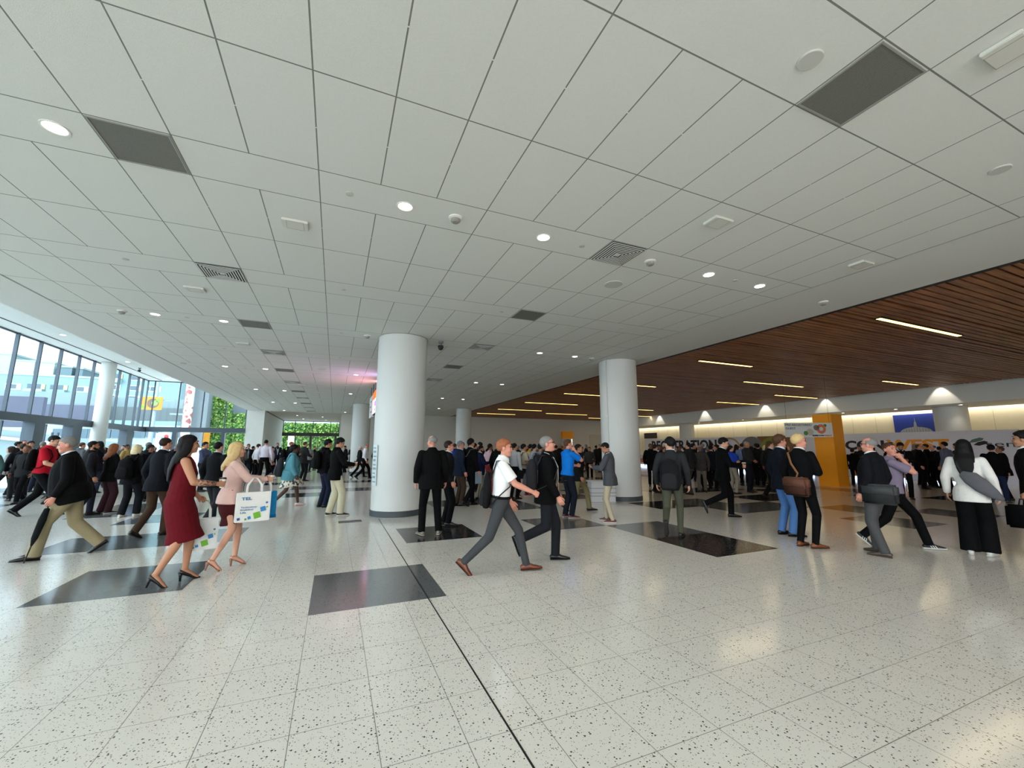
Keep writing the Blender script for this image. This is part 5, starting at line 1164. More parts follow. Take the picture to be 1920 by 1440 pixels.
# --- nearest walkers
red = who('person with very long dark hair in a sleeveless dark red dress', 318, 1096, 818, face=88, legs='stepL', ra='cup', la='carryf', top=None, dress='dress', bc=(92, 16, 24), fem=True, fat=0.22, skin_='tan', hair='vlong', hc='black', shoe='pump', sc=(16, 14, 14), sole=(16, 14, 14), detail=3, hyaw=-0.05)
cup(red, 'white paper coffee cup with dark lid held by the person in the dark red dress', 0)
r_ = red[1]; S0, E, W, n, cu_, sg = r_.arms[0]
bm = bmesh.new(); d_ = (W - E); tube(bm, [E + d_ * 0.12, E + d_ * 0.5, E + d_ * 0.92], [0.0435, 0.0385, 0.0295], Vector((1, 0, 0)), 16, False); tt = raw(bm)
tat = bpy.data.materials.new('forearm_tattoo'); tat.use_nodes = True; nt = tat.node_tree; tc = nt.nodes.new('ShaderNodeTexCoord'); nn = nt.nodes.new('ShaderNodeTexNoise'); nn.inputs['Scale'].default_value = 34
rp = nt.nodes.new('ShaderNodeValToRGB'); rp.color_ramp.elements[0].position = 0.42; rp.color_ramp.elements[0].color = (*lin((70, 56, 54)), 1); rp.color_ramp.elements[1].position = 0.6; rp.color_ramp.elements[1].color = (*lin(SKIN['tan']), 1)
nt.links.new(tc.outputs['Object'], nn.inputs['Vector']); nt.links.new(nn.outputs['Fac'], rp.inputs[0]); nt.links.new(rp.outputs[0], nt.nodes['Principled BSDF'].inputs['Base Color'])
m_obj('forearm_tattoo', tt, tat, red[0])
g_, d_, n_ = r_.grip(1); tote(red, 'printed tote bag hanging low from the hand of the person in dark red', g_ + Vector((0, 0.02, -0.62)), (0.36, 0.10, 0.40), (222, 224, 222), 1, True, up=0.22)
pink = who('person with long blond hair in a pale pink blazer walking with a coffee cup', 418, 1066, 831, face=84, legs='stepL', ra='cupfar', la='cupfar', top='pinkblazer', tc=(222, 186, 176), dress='dressmini', bc=(70, 24, 26), fem=True, fat=0.1, skin_='fair', hair='long', hc='blond', shoe='sandal', sc=(176, 126, 100), sole=(150, 104, 82), detail=3, lan=(226, 224, 220), front=(84, 28, 34))
cup(pink, 'white paper coffee cup with dark lid held up by the person in the pink blazer', 0)
S0, E, W, n, cu_, sg = pink[1].arms[0]; q_ = E.lerp(W, 0.12)
tote(pink, 'large white printed tote bag hung on the forearm of the person in the pink blazer', q_ + Vector((0.07, 0.05, -0.60)), (0.44, 0.10, 0.42), (226, 227, 222), 1, True, up=0.2)
tote(pink, 'bright blue tote bag behind the white one carried by the person in pink', q_ + Vector((-0.16, 0.24, -0.60)), (0.30, 0.12, 0.40), (26, 128, 184), 1, False, (20, 104, 158), up=0.18)
wht = who('person with short ginger hair in a white short-sleeved shirt striding past the columns', 938, 1074, 826, face=88, legs='strideL', ra='reach', la='downf', lean=0.06, top='tucktee', tc=(232, 232, 230), bc=(62, 64, 66), bot='slim', skin_='pink', hair='quiff', hc='ginger', sc=(104, 54, 34), sole=(60, 34, 24), belt=(18, 18, 18), detail=3, collar=(228, 228, 226))
backpack(wht, 'black backpack on the back of the person in the white shirt', (20, 20, 22), (0.30, 0.11, 0.46), 1.08)
blk = who('person with grey hair and glasses in a black jacket walking behind the white shirt', 1026, 1052, 820, face=88, legs='kickL', ra='downf', la='downf', lean=0.05, hpitch=0.16, top='jacket', tc=BLK, bc=(28, 30, 34), skin_='pink', hair='short', hc='grey', sc=BLK, detail=3, specs=True, lan=(206, 216, 222), badge=(216, 170, 120))
backpack(blk, 'dark grey backpack on the person with glasses in the black jacket', (40, 40, 44), (0.32, 0.18, 0.48), 1.16, c2=(58, 58, 60))
old = who('heavy grey-haired person in a black jacket and khaki trousers walking to the left', 116, 1044, 820, face=-84, legs='walkL', ra='down', la='downf', lean=0.17, hpitch=-0.05, fat=0.75, top='jacket', bot='baggy', tc=BLK, bc=(150, 138, 108), skin_='pink', hair='short', hc='grey', sc=(26, 24, 24), detail=2, collar=(216, 214, 208))
g_, d_, n_ = old[1].grip(1)
um = held('umbrella', 'folded black umbrella used as a cane by the heavy grey-haired person', 'umbrella', old, g_); gd = Vector((-0.05, 0.14, -g_.z + 0.02))
bm = bmesh.new(); tube(bm, [gd * -0.05, gd * 0.5, gd], [0.011, 0.01, 0.007], Vector((1, 0, 0)), 8); obj('shaft', bm, mat('umbrella_black', (18, 18, 20), 0.5), um, smooth=True)
bm = bmesh.new(); tube(bm, [gd * 0.12, gd * 0.3, gd * 0.6, gd * 0.72], [0.03, 0.042, 0.034, 0.012], Vector((1, 0, 0)), 10); obj('folded_cloth', bm, cloth((20, 22, 24)), um, smooth=True)
bm = bmesh.new(); tube(bm, [Vector((0, -0.02, 0.02)), Vector((0, 0.0, 0.08)), Vector((0, 0.05, 0.10)), Vector((0, 0.085, 0.06))], [0.012] * 4, Vector((1, 0, 0)), 8); obj('crook_handle', bm, mat('umbrella_black'), um, smooth=True)
redp = who('person in a red polo shirt with black backpack straps reading a phone while walking', 66, 968, 817, face=112, legs='walkR', ra='phonelow', la='phonelow', lean=0.08, hyaw=-0.1, hpitch=-0.3, top='polo', tc=(172, 22, 40), bc=BLK, skin_='fair', hair='short', hc='black', sc=BLK, detail=2)
backpack(redp, 'black backpack worn by the person in the red polo shirt', BLK); phone(redp, 'phone in the hands of the person in the red polo shirt', 0)
who('bearded person in dark clothes mostly hidden behind the heavy person in khaki', 152, 968, 828, face=80, legs='stepL', top='jacket', tc=(26, 26, 30), bc=(34, 36, 46), skin_='olive', hair='buzz', hc='black', beard='black', sc=(40, 30, 26), detail=1)
who('person with long auburn hair in a black top and maroon trousers, hand on belly', 194, 963, 833, face=64, legs='stand', ra='belly', la='belly', top='jacket', tc=BLK, bc=(52, 28, 34), bot='baggy', fem=True, skin_='fair', hair='long', hc='auburn', shoe='sneaker', sc=(18, 18, 20), sole=(220, 218, 214), detail=2)
bb = who('person with blond hair seen from behind wearing black and a big black backpack', 238, 969, 835, face=38, legs='relax', top='jacket', tc=BLK, bc=(18, 20, 24), bot='baggy', fem=True, hair='bob', hc='pale', shoe='sneaker', sc=(206, 202, 190), sole=(214, 208, 196), detail=1)
backpack(bb, 'big black backpack with a shiny top handle on the blond person', BLK, (0.34, 0.22, 0.5), 1.16)
who('person in a dark jacket and brown trousers half hidden behind the red dress', 282, 1006, 822, face=52, legs='smallR', lean=0.08, top='jacket', tc=(18, 20, 26), bc=(66, 50, 38), skin_='pink', hair='short', hc='dbrown', sc=(40, 32, 28), collar=(222, 222, 222), detail=1)
fl_m = bpy.data.materials.new('floral_cloth'); fl_m.use_nodes = True; nt = fl_m.node_tree; tc = nt.nodes.new('ShaderNodeTexCoord'); v_ = nt.nodes.new('ShaderNodeTexVoronoi'); v_.inputs['Scale'].default_value = 15; v_.feature = 'SMOOTH_F1'
nn = nt.nodes.new('ShaderNodeTexNoise'); nn.inputs['Scale'].default_value = 16; rp = nt.nodes.new('ShaderNodeValToRGB'); rp.color_ramp.interpolation = 'CONSTANT'; rp.color_ramp.elements[0].color = (*lin((48, 50, 54)), 1); rp.color_ramp.elements[1].position = 0.47; rp.color_ramp.elements[1].color = (*lin((212, 206, 186)), 1)
nt.links.new(tc.outputs['Object'], nn.inputs['Vector']); nt.links.new(nn.outputs['Fac'], rp.inputs[0]); nt.links.new(rp.outputs[0], nt.nodes['Principled BSDF'].inputs['Base Color'])
tq = who('person with curly black hair in a turquoise cardigan and floral skirt walking right', 538, 950, 836, face=86, legs='walkL', ra='downf', la='downf', lean=0.1, fat=0.9, top='bigcard', tc=(86, 142, 154), bot='skirtmid', bc=fl_m, fem=True, skin_='dark', hair='curly', hc='black', shoe='sneaker', sc=(206, 200, 196), sole=(226, 176, 160), detail=2)
backpack(tq, 'dark grey slouching backpack on the person in turquoise', (44, 46, 50), (0.32, 0.2, 0.52), 1.10)
bei = who('person with thick black hair in a black jacket and beige trousers holding a cup', 624, 967, 822, face=72, legs='relax', ra='cup', la='phonelow', hpitch=-0.35, lean=0.02, top='jacket', tc=BLK, bc=(196, 188, 160), bot='baggy', skin_='tan', hair='thick', hc='black', shoe='sneaker', sc=(16, 16, 18), sole=(216, 208, 196), detail=2)
cup(bei, 'coffee cup with dark sleeve held by the person in beige trousers', 0, sleeve=(48, 36, 32))
b2 = who('person in black with a backpack standing just behind the one in beige trousers', 604, 951, 825, face=70, legs='stand', ra='phone', la='down', hpitch=-0.2, top='hoodie', tc=BLK, bc=(26, 32, 50), skin_='tan', hair='thick', hc='black', sc=BLK, detail=1)
backpack(b2, 'black backpack with a round white patch behind the person in beige trousers', BLK, (0.3, 0.18, 0.46), 1.2)
sui = who('bald grey-haired person in a black suit standing with back turned by the big column', 806, 1003, 818, face=-8, legs='wide', ra='down', la='down', hyaw=-0.5, fat=0.35, top='jacket', tc=BLK, bc=BLK, skin_='pink', hair='fringe', hc='grey', shoe='sneaker', sc=(128, 118, 104), sole=(150, 142, 128), detail=2)
who('person with dark hair and glasses beside the shoulder of the black-suited person', 836, 985, 828, face=80, legs='stand', top='jacket', tc=(26, 26, 28), bc=BLK, skin_='pink', hair='short', hc='dbrown', specs=True, collar=(220, 220, 220), detail=1)
who('person with grey hair in a navy jacket and brown trousers near the slim far column', 860, 948, 828, face=70, legs='stand', top='jacket', tc=(28, 36, 54), bc=(62, 50, 40), skin_='pink', hair='short', hc='grey', collar=(220, 222, 226), detail=1)
ms = who('person with black hair in a black suit carrying a dark messenger bag and folder', 880, 948, 824, face=48, legs='smallL', ra='down', la='down', top='jacket', tc=BLK, bc=BLK, skin_='tan', hair='thick', hc='black', collar=(226, 226, 226), detail=1)
shoulder_bag(ms, 'dark brown messenger bag on the person with black hair in a black suit', (38, 32, 30), (-0.22, -0.10, 1.08), (0.40, 0.12, 0.30), (92, 92, 94), over=1)
g_, d_, n_ = ms[1].grip(0); fo = held('folder', 'slim grey blue folder in the hand of the messenger bag carrier', 'folder', ms, g_ + Vector((0, 0, -0.24))); obj('cover', bx(-0.008, 0.008, -0.11, 0.11, -0.02, 0.28), mat('folder_blue', (122, 140, 156), 0.6), fo); obj('paper_sheets', bx(-0.005, 0.005, -0.10, 0.113, 0, 0.283), mat('poster_white2', (226, 226, 222), 0.7), fo)
nb = who('bearded person in a navy jacket and khaki trousers left of the white shirt', 898, 936, 836, face=76, legs='stand', ra='phone', la='down', fat=0.4, hpitch=-0.2, top='jacket', tc=(20, 26, 54), bc=(120, 110, 92), skin_='olive', hair='short', hc='black', beard='black', collar=(220, 220, 220), detail=1)
tan_ = who('person in a tan T-shirt, jeans and red shoes with a backpack', 981, 931, 834, face=62, legs='smallL', ra='downf', la='down', top='tee', tc=(188, 178, 160), bc=(30, 38, 62), bot='slim', skin_='tan', hair='thick', hc='black', shoe='sneaker', sc=(140, 26, 38), sole=(214, 206, 200), detail=1)
backpack(tan_, 'small black backpack on the person in the tan T-shirt', BLK, (0.26, 0.12, 0.40), 1.22)
gs = who('person in a light grey long sleeve carrying a black bag behind the white shirt', 964, 936, 832, face=40, legs='stand', ra='carry', la='down', top='shirt', tc=(168, 170, 172), bc=BLK, skin_='tan', hair='short', hc='black', detail=1)
shoulder_bag(gs, 'black square bag hanging beside the person in the light grey shirt', (20, 20, 22), (0.27, 0.04, 0.78), (0.34, 0.10, 0.28), over=0, flap=False)
gt = who('person with black hair in a grey T-shirt and backpack behind the black jacket', 1014, 944, 833, face=24, legs='stand', top='tee', tc=(116, 116, 116), bc=(124, 118, 108), skin_='tan', hair='thick', hc='black', sc=BLK, detail=1)
backpack(gt, 'dark backpack on the person in the grey T-shirt', (34, 34, 40), (0.3, 0.18, 0.44), 1.2)
blu = who('person in a bright blue polo shirt talking on a phone held to the ear', 1066, 971, 825, face=62, legs='stand', ra='ear', la='cross', top='polo', tc=(16, 112, 200), bc=(20, 24, 34), skin_='pink', hair='short', hc='brown', shoe='sneaker', sc=(92, 40, 42), sole=(180, 170, 160), detail=2)
phone(blu, 'phone at the ear of the person in the bright blue polo', 0)
who('person in olive trousers and dark top walking right behind the blue polo', 1086, 958, 834, face=88, legs='walkL', top='jacket', tc=(24, 24, 26), bc=(122, 112, 78), skin_='tan', hair='short', hc='black', sc=BLK, detail=1)
gry = who('person in a dark grey jacket and beige trousers looking down at a phone', 1146, 979, 830, face=-76, legs='relax', ra='phone', la='phone', hpitch=-0.5, top='blazer', tc=(72, 74, 78), bc=(176, 164, 140), bot='slim', skin_='olive', hair='buzz', hc='black', shoe='sneaker', sc=(92, 46, 38), sole=(214, 208, 200), lan=(224, 222, 218), detail=2)
phone(gry, 'phone held in both hands of the person in the dark grey jacket', 1)
bpk = who('person in a charcoal sweater with a low black backpack walking away past the column', 1266, 1008, 822, face=8, legs='kickR', ra='down', la='down', hyaw=-0.7, top='sweater', tc=(40, 41, 43), bc=(74, 76, 62), bot='slim', skin_='fair', hair='thick', hc='black', sc=(22, 20, 20), collar=(226, 226, 222), detail=2)
backpack(bpk, 'large black backpack worn low by the person in the charcoal sweater', (24, 24, 26), (0.34, 0.18, 0.52), 1.08)
who('person in dark clothes walking beyond the left shoulder of the backpack wearer', 1232, 924, 834, face=40, legs='smallL', top='jacket', tc=BLK, bc=BLK, skin_='fair', hair='short', hc='dbrown', collar=(220, 220, 220), detail=1)
who('person in a dark suit striding right beyond the charcoal sweater', 1304, 918, 832, face=72, legs='strideL', top='jacket', tc=BLK, bc=BLK, skin_='tan', hair='short', hc='black', sc=BLK, detail=1)
cp = who('person in a black suit walking right with a coffee cup, one heel raised', 1362, 970, 822, face=80, legs='kickL', ra='cup', la='down', hpitch=-0.3, top='jacket', tc=BLK, bc=BLK, skin_='fair', hair='thick', hc='black', sc=BLK, collar=(226, 226, 226), detail=2)
cup(cp, 'cup with pale lid held by the person in the black suit with a raised heel', 0, (96, 60, 44), (206, 200, 190))
who('person in a dark suit seen from behind left of the raised-heel walker', 1338, 920, 836, face=16, legs='stand', top='jacket', tc=(16, 18, 26), bc=BLK, hair='thick', hc='black', collar=(214, 214, 214), detail=1)
who('person in a royal blue polo with folded arms behind the cup carrier', 1376, 926, 836, face=50, legs='stand', ra='cross', la='cross', top='polo', tc=(30, 62, 160), bc=(140, 132, 118), skin_='fair', hair='short', hc='black', detail=1)
who('person in a light blue dress shirt seen from behind', 1397, 908, 832, face=10, legs='stand', top='shirt', tc=(112, 132, 172), bc=BLK, hair='receding', hc='dbrown', belt=BLK, detail=1)
who('person in black with a lanyard right of the light blue shirt', 1415, 912, 838, face=0, legs='stand', ra='belly', top='jacket', tc=BLK, bc=BLK, hair='thick', hc='black', detail=1)
who('person in a black hooded top between the light blue shirt and the dark suit', 1427, 913, 833, face=10, legs='stand', top='hoodie', tc=(20, 20, 22), bc=BLK, hair='thick', hc='black', detail=1)
who('person with pale blond hair far back under the graphic banner', 1434, depth=19.5, h=1.72, face=30, legs='stand', fem=True, hair='bob', hc='pale', detail=0)
bdg = who('person in a dark suit dangling a white badge from one hand', 1452, 936, 828, face=62, legs='smallR', ra='carryf', la='down', top='jacket', tc=(18, 20, 20), bc=BLK, skin_='fair', hair='short', hc='brown', collar=(220, 220, 220), detail=1)
g_, d_, n_ = bdg[1].grip(0); bg_ = held('name_badge', 'white name badge on a lanyard dangling from a hand', 'badge', bdg, g_); obj('card', bx(-0.002, 0.002, -0.04, 0.04, -0.32, -0.2), mat('badge_white', (228, 226, 222), 0.5), bg_); bm = bmesh.new(); tube(bm, [Vector((0, -0.02, 0.02)), Vector((0, 0.02, -0.1)), Vector((0, 0, -0.2))], [0.005] * 3, Vector((1, 0, 0)), 6); obj('ribbon', bm, mat('badge_white'), bg_)
who('person in a navy blazer and blue jeans standing left of the satchel carrier', 1477, 1004, 817, face=58, legs='stand', ra='down', la='down', top='blazer', tc=(18, 22, 32), bc=(78, 116, 168), skin_='pink', hair='thick', hc='brown', sc=BLK, collar=(222, 226, 232), detail=2)
sat = who('blond person in a black blazer and trousers with a brown leather satchel', 1516, 1026, 816, face=40, legs='stand', ra='cross', la='down', hyaw=0.5, top='blazer', tc=BLK, bc=BLK, bot='slim', skin_='pink', hair='quiff', hc='blond', sc=(116, 66, 36), sole=(60, 36, 24), collar=(230, 230, 230), detail=2)
shoulder_bag(sat, 'brown leather satchel with a long strap at the hip of the blond person', (70, 44, 34), (0.10, -0.23, 0.93), (0.40, 0.12, 0.28), (128, 88, 58), over=-1, yaw=PI / 2)
bld = who('bald person with glasses in a dark jacket and grey trousers, dark bag at hip', 1658, 1042, 822, face=-66, legs='relax', lean=0.0, fat=0.45, top='jacket', tc=(18, 19, 24), bc=(72, 72, 72), skin_='pink', hair='fringe', hc='grey', specs=True, sc=(70, 62, 54), sole=(96, 70, 52), collar=(226, 226, 226), detail=2)
shoulder_bag(bld, 'dark grey shoulder bag behind the bald person with glasses', (44, 46, 46), (-0.26, -0.16, 0.92), (0.42, 0.13, 0.28), (30, 30, 32), over=0)
mau = who('person in a mauve shirt walking and talking on a phone, striped sneakers', 1690, 1026, 832, face=84, legs='strideL', ra='ear', la='down', hyaw=0.9, top='polo', tc=(128, 118, 138), bc=BLK, skin_='pink', hair='short', hc='brown', shoe='sneaker', sc=(20, 20, 22), sole=(214, 212, 206), lan=(120, 110, 116), badge=(214, 202, 176), detail=2)
phone(mau, 'phone at the ear of the person in the mauve shirt', 0)
for h_, k_, a_, p_, o_, sg_ in mau[1].legs:
    M = Matrix.Translation(a_) @ Matrix.Rotation(-o_ * sg_, 4, 'Z') @ Matrix.Rotation(-p_, 4, 'X'); bm = bmesh.new()
    for q in range(3): tube(bm, [M @ Vector((s2 * 0.043 * (1 - 0.1 * abs(0)), 0.03 + q * 0.028 - 0.012 * z_, -0.062 + 0.022 * z_)) for s2, z_ in ((1, 0), (1, 1), (0.75, 1.9))], [0.005] * 3, Vector((0, 1, 0)), 6)
    sh = [c for c in mau[0].children if c.name.startswith('shoe')]; m_obj('side_stripes', raw(bm), mat('stripe_white', (226, 226, 222), 0.5), sh[0 if sg_ > 0 else 1])
rd = who('person in a dark suit and white badge reading a phone, facing the viewer', 1702, 936, 830, face=176, legs='stand', ra='phone', la='phone', hpitch=-0.5, top='jacket', tc=BLK, bc=BLK, skin_='olive', hair='thick', hc='black', beard='black', front=(220, 220, 220), collar=(220, 220, 220), lan=(60, 60, 62), badge=(232, 232, 230), detail=1)
who('person in black, leftmost of the three talking under the orange lettering', 1733, 917, 834, face=100, legs='stand', fat=0.5, top='coat', tc=BLK, bc=BLK, skin_='pink', hair='receding', hc='brown', detail=1)
who('person in black, middle of the three talking under the orange lettering', 1748, 914, 833, face=-90, legs='stand', ra='phone', top='jacket', tc=BLK, bc=BLK, skin_='tan', hair='short', hc='dbrown', detail=1)
who('balding person in black, rightmost of the three under the orange lettering', 1762, 915, 835, face=-120, legs='stand', ra='phone', la='phone', top='jacket', tc=(22, 20, 24), bc=BLK, skin_='pink', hair='fringe', hc='brown', collar=(200, 200, 200), detail=1)
who('person with greyish shirt half hidden behind the long black hair', 1786, 925, 829, face=-60, legs='stand', top='shirt', tc=(96, 102, 116), bc=BLK, skin_='tan', hair='short', hc='black', detail=1)
lady = who('person with very long black hair in a white blazer and wide black trousers', 1840, 1041, 826, face=8, legs='stand', ra='down', la='down', top='blazer', tc=(222, 220, 214), bot='wide', bc=BLK, fem=True, skin_='fair', hair='vlong', hc='black', shoe='sneaker', sc=(206, 204, 198), sole=(190, 188, 182), detail=2)
P0 = lady[1].t(0.14, -0.20, 1.06); lb = held('shoulder_bag', 'soft grey sling bag slung across the back of the white blazer', 'bag', lady, P0)
bm = bmesh.new(); tube(bm, [lady[1].t(*q) - P0 for q in ((-0.04, -0.185, 1.22), (0.05, -0.20, 1.16), (0.16, -0.205, 1.04), (0.26, -0.185, 0.93), (0.33, -0.13, 0.86))], [(0.05, 0.02), (0.105, 0.03), (0.105, 0.04), (0.075, 0.035), (0.03, 0.02)], Vector((0.7, 0, 0.7)), 16); obj('bag_body', bm, cloth((92, 92, 96)), lb, smooth=True)
bm = bmesh.new(); strip(bm, [lady[1].t(*q) - P0 for q in ((-0.03, -0.19, 1.21), (-0.08, -0.165, 1.36), (-0.10, -0.10, 1.47), (-0.105, 0.02, 1.475), (-0.08, 0.14, 1.34))], 0.02, Vector((1, 0, 0)), 0.006); obj('strap', bm, cloth((40, 40, 42)), lb, smooth=True)
who('heavy person in a black jacket and blue jeans with back turned at the right', 1876, 942, 835, face=6, legs='wide', fat=0.5, top='jacket', tc=BLK, bc=(30, 40, 64), hair='thick', hc='black', sc=(60, 60, 64), detail=1)
edge = who('person in a black suit at the right edge facing left with a briefcase', 1966, 1046, 810, face=-80, legs='stand', ra='down', la='carry', top='jacket', tc=BLK, bc=BLK, skin_='tan', hair='thick', hc='black', collar=(228, 228, 228), detail=2)
g_, d_, n_ = edge[1].grip(1); bc_ = held('briefcase', 'black soft briefcase held by the person at the right edge', 'bag', edge, g_ + Vector((0, 0.0, -0.42))); obj('case_body', rbox(0.12, 0.44, 0.32, 0.03, 0.95), cloth(BLK), bc_, loc=(0, 0, 0.16), smooth=True)
bm = bmesh.new(); tube(bm, [Vector((0, -0.08, 0.31)), Vector((0, -0.06, 0.40)), Vector((0, 0.06, 0.40)), Vector((0, 0.08, 0.31))], [0.01] * 4, Vector((1, 0, 0)), 8); obj('handle', bm, mat('umbrella_black'), bc_, smooth=True)
who('person with a tanned face glimpsed left of the briefcase carrier', 1894, 938, 838, face=-90, legs='stand', top='jacket', tc=BLK, bc=BLK, skin_='olive', hair='receding', hc='brown', detail=1)
who('person in black standing right of the orange pillar near the counter', 1606, 912, 842, face=20, legs='stand', top='jacket', tc=BLK, bc=BLK, hair='short', hc='black', detail=1)
# --- left edge and the doors
who('person with dark hair in a grey cardigan walking left at the left edge', 6, 932, 838, face=-70, legs='walkL', top='cardigan', tc=(150, 150, 150), bc=(34, 36, 44), fem=True, hair='bob', hc='dbrown', detail=1)
who('bearded person in navy close to the left edge, face turned to the viewer', 28, 922, 827, face=150, legs='stand', ra='phonelow', top='jacket', tc=(26, 30, 44), bc=(70, 82, 104), skin_='pink', hair='receding', hc='brown', beard='brown', detail=1)
who('person in a black vest and tan sleeves left of the red polo shirt', 42, 920, 828, face=160, legs='stand', ra='belly', la='belly', top='shirt', tc=(196, 176, 132), bc=BLK, skin_='tan', hair='thick', hc='black', front=BLK, detail=1)
who('person in black with a bag standing behind the red polo shirt', 62, 915, 838, face=130, legs='stand', ra='belly', top='jacket', tc=BLK, bc=BLK, skin_='tan', hair='thick', hc='black', detail=1)
# --- between the left column and the far entrance
who('person in dark clothes looking straight at the viewer before the left column', 178, 905, 828, face=178, legs='stand', top='sweater', tc=(24, 24, 28), bc=BLK, skin_='pink', hair='short', hc='brown', detail=1)
who('person in a tan jacket right of the auburn-haired person', 228, 908, 834, face=120, legs='stand', top='jacket', tc=(172, 142, 84), bc=(36, 36, 40), skin_='brown', hair='buzz', hc='black', detail=1)
w_b = who('person in a white and teal top with pale backpack straps beside auburn hair', 172, 925, 838, face=30, legs='stand', top='tee', tc=(196, 212, 222), bc=(32, 38, 52), hair='thick', hc='black', detail=1)
backpack(w_b, 'pale backpack near the auburn-haired person', (190, 196, 200), (0.28, 0.14, 0.42), 1.2)
who('person in a black hood between blond hair and the dark jacket', 268, 940, 836, face=140, legs='stand', top='hoodie', tc=BLK, bc=BLK, skin_='brown', hair='curly', hc='black', detail=1)
who('person in a pale blue shirt partly hidden by the blond hair', 252, 915, 837, face=40, legs='stand', top='shirt', tc=(170, 190, 214), bc=(36, 40, 50), hair='short', hc='silver', detail=1)
vs = who('person in a slate blue shirt with a cup behind the red dress', 374, 922, 830, face=120, legs='stand', ra='cup', la='down', top='shirt', tc=(72, 84, 110), bc=(36, 36, 40), skin_='tan', hair='thick', hc='black', detail=1)
cup(vs, 'small white cup held by the person in the slate blue shirt', 0)
who('person in a dark suit right behind the pink blazer, seen from the back', 392, 985, 830, face=40, legs='smallL', top='jacket', tc=(20, 22, 26), bc=(44, 46, 50), hair='short', hc='black', collar=(220, 220, 220), detail=1)
who('person in a tweed brown jacket right of the blond hair near the white pier', 446, 905, 835, face=30, legs='stand', ra='phonelow', top='jacket', tc=(92, 84, 72), bc=(96, 90, 78), hair='short', hc='brown', detail=1)
who('person in a dark suit with a pale tie beside the white pier', 460, 897, 833, face=170, legs='stand', top='jacket', tc=(24, 26, 30), bc=(22, 26, 38), skin_='tan', hair='short', hc='black', front=(190, 196, 200), tie=(120, 136, 150), collar=(200, 206, 210), detail=1)
who('person in dark green-black jacket right of the pale tie', 469, 896, 837, face=60, legs='stand', top='jacket', tc=(34, 36, 34), bc=BLK, hair='receding', hc='dbrown', detail=1)
who('person in a white shirt, left one of two with hands low', 478, 903, 833, face=60, legs='stand', ra='downf', top='shirt', tc=(216, 216, 222), bc=BLK, hair='short', hc='dbrown', skin_='pink', detail=1)
who('tall person in a white dress shirt seen from behind before the pier', 492, 904, 824, face=16, legs='wide', top='shirt', tc=(214, 210, 220), bc=BLK, hair='short', hc='black', belt=BLK, detail=1)
who('person in a pinkish shirt peeping out right of the tall white shirt', 505, 900, 838, face=100, legs='smallR', top='shirt', tc=(196, 180, 186), bc=BLK, hair='short', hc='black', shoe='sneaker', sc=(206, 204, 200), detail=1)
who('bearded person in a navy suit facing the viewer before the far wall', 516, 884, 831, face=165, legs='stand', top='jacket', tc=(28, 32, 46), bc=BLK, skin_='tan', hair='short', hc='dbrown', beard='dbrown', front=(206, 210, 216), lan=(200, 204, 210), detail=1)
bq_ = who('person with reddish hair and a black backpack left of the turquoise cardigan', 538, 905, 829, face=88, legs='stand', ra='phone', hpitch=-0.3, top='hoodie', tc=BLK, bc=(54, 56, 60), skin_='pink', hair='short', hc='ginger', detail=1)
backpack(bq_, 'black backpack seen left of the curly black hair', BLK, (0.32, 0.2, 0.48), 1.2)
who('person in a dark grey suit right of the turquoise cardigan', 566, 902, 829, face=60, legs='stand', ra='phonelow', top='jacket', tc=(42, 44, 44), bc=(26, 28, 32), skin_='pink', hair='short', hc='brown', detail=1)
who('person in a dark blazer and khaki trousers near the far doors', 587, 882, 837, face=100, legs='stand', ra='belly', top='blazer', tc=(28, 30, 32), bc=(112, 104, 84), skin_='pink', hair='receding', hc='brown', detail=1)
who('person with a white cap before the far doors', 598, 880, 838, face=60, legs='stand', top='jacket', tc=(36, 36, 38), bc=(32, 40, 60), hair='buzz', hc='white', detail=1)
fb_ = who('person with black hair and a patterned backpack left of the beige trousers', 608, 900, 832, face=70, legs='stand', ra='phone', top='jacket', tc=(46, 30, 34), bc=(22, 24, 34), skin_='pink', hair='thick', hc='black', detail=1)
backpack(fb_, 'dark backpack with pale flecks near the far doors', (36, 36, 38), (0.32, 0.2, 0.5), 1.18, c2=(84, 84, 84))
who('person in black looking down right of the beige trousers', 646, 886, 836, face=-100, legs='stand', ra='phone', hpitch=-0.4, top='jacket', tc=BLK, bc=BLK, skin_='tan', hair='short', hc='dbrown', detail=1)
who('bald person in a white shirt walking right before the far column', 682, 898, 832, face=86, legs='walkL', lean=0.05, top='shirt', tc=(220, 218, 222), bc=BLK, skin_='pink', hair='fringe', hc='grey', sc=BLK, fat=0.3, belt=BLK, detail=1)
who('white-haired person in dark clothes beside the bald one in a white shirt', 672, 895, 837, face=80, legs='walkR', top='jacket', tc=(26, 28, 30), bc=BLK, skin_='pink', hair='short', hc='white', detail=1)
who('person in a dark jacket and pale trousers beyond the edge of the big column', 702, 882, 842, face=40, legs='stand', top='jacket', tc=(40, 36, 32), bc=(196, 188, 170), hair='short', hc='dbrown', detail=1)
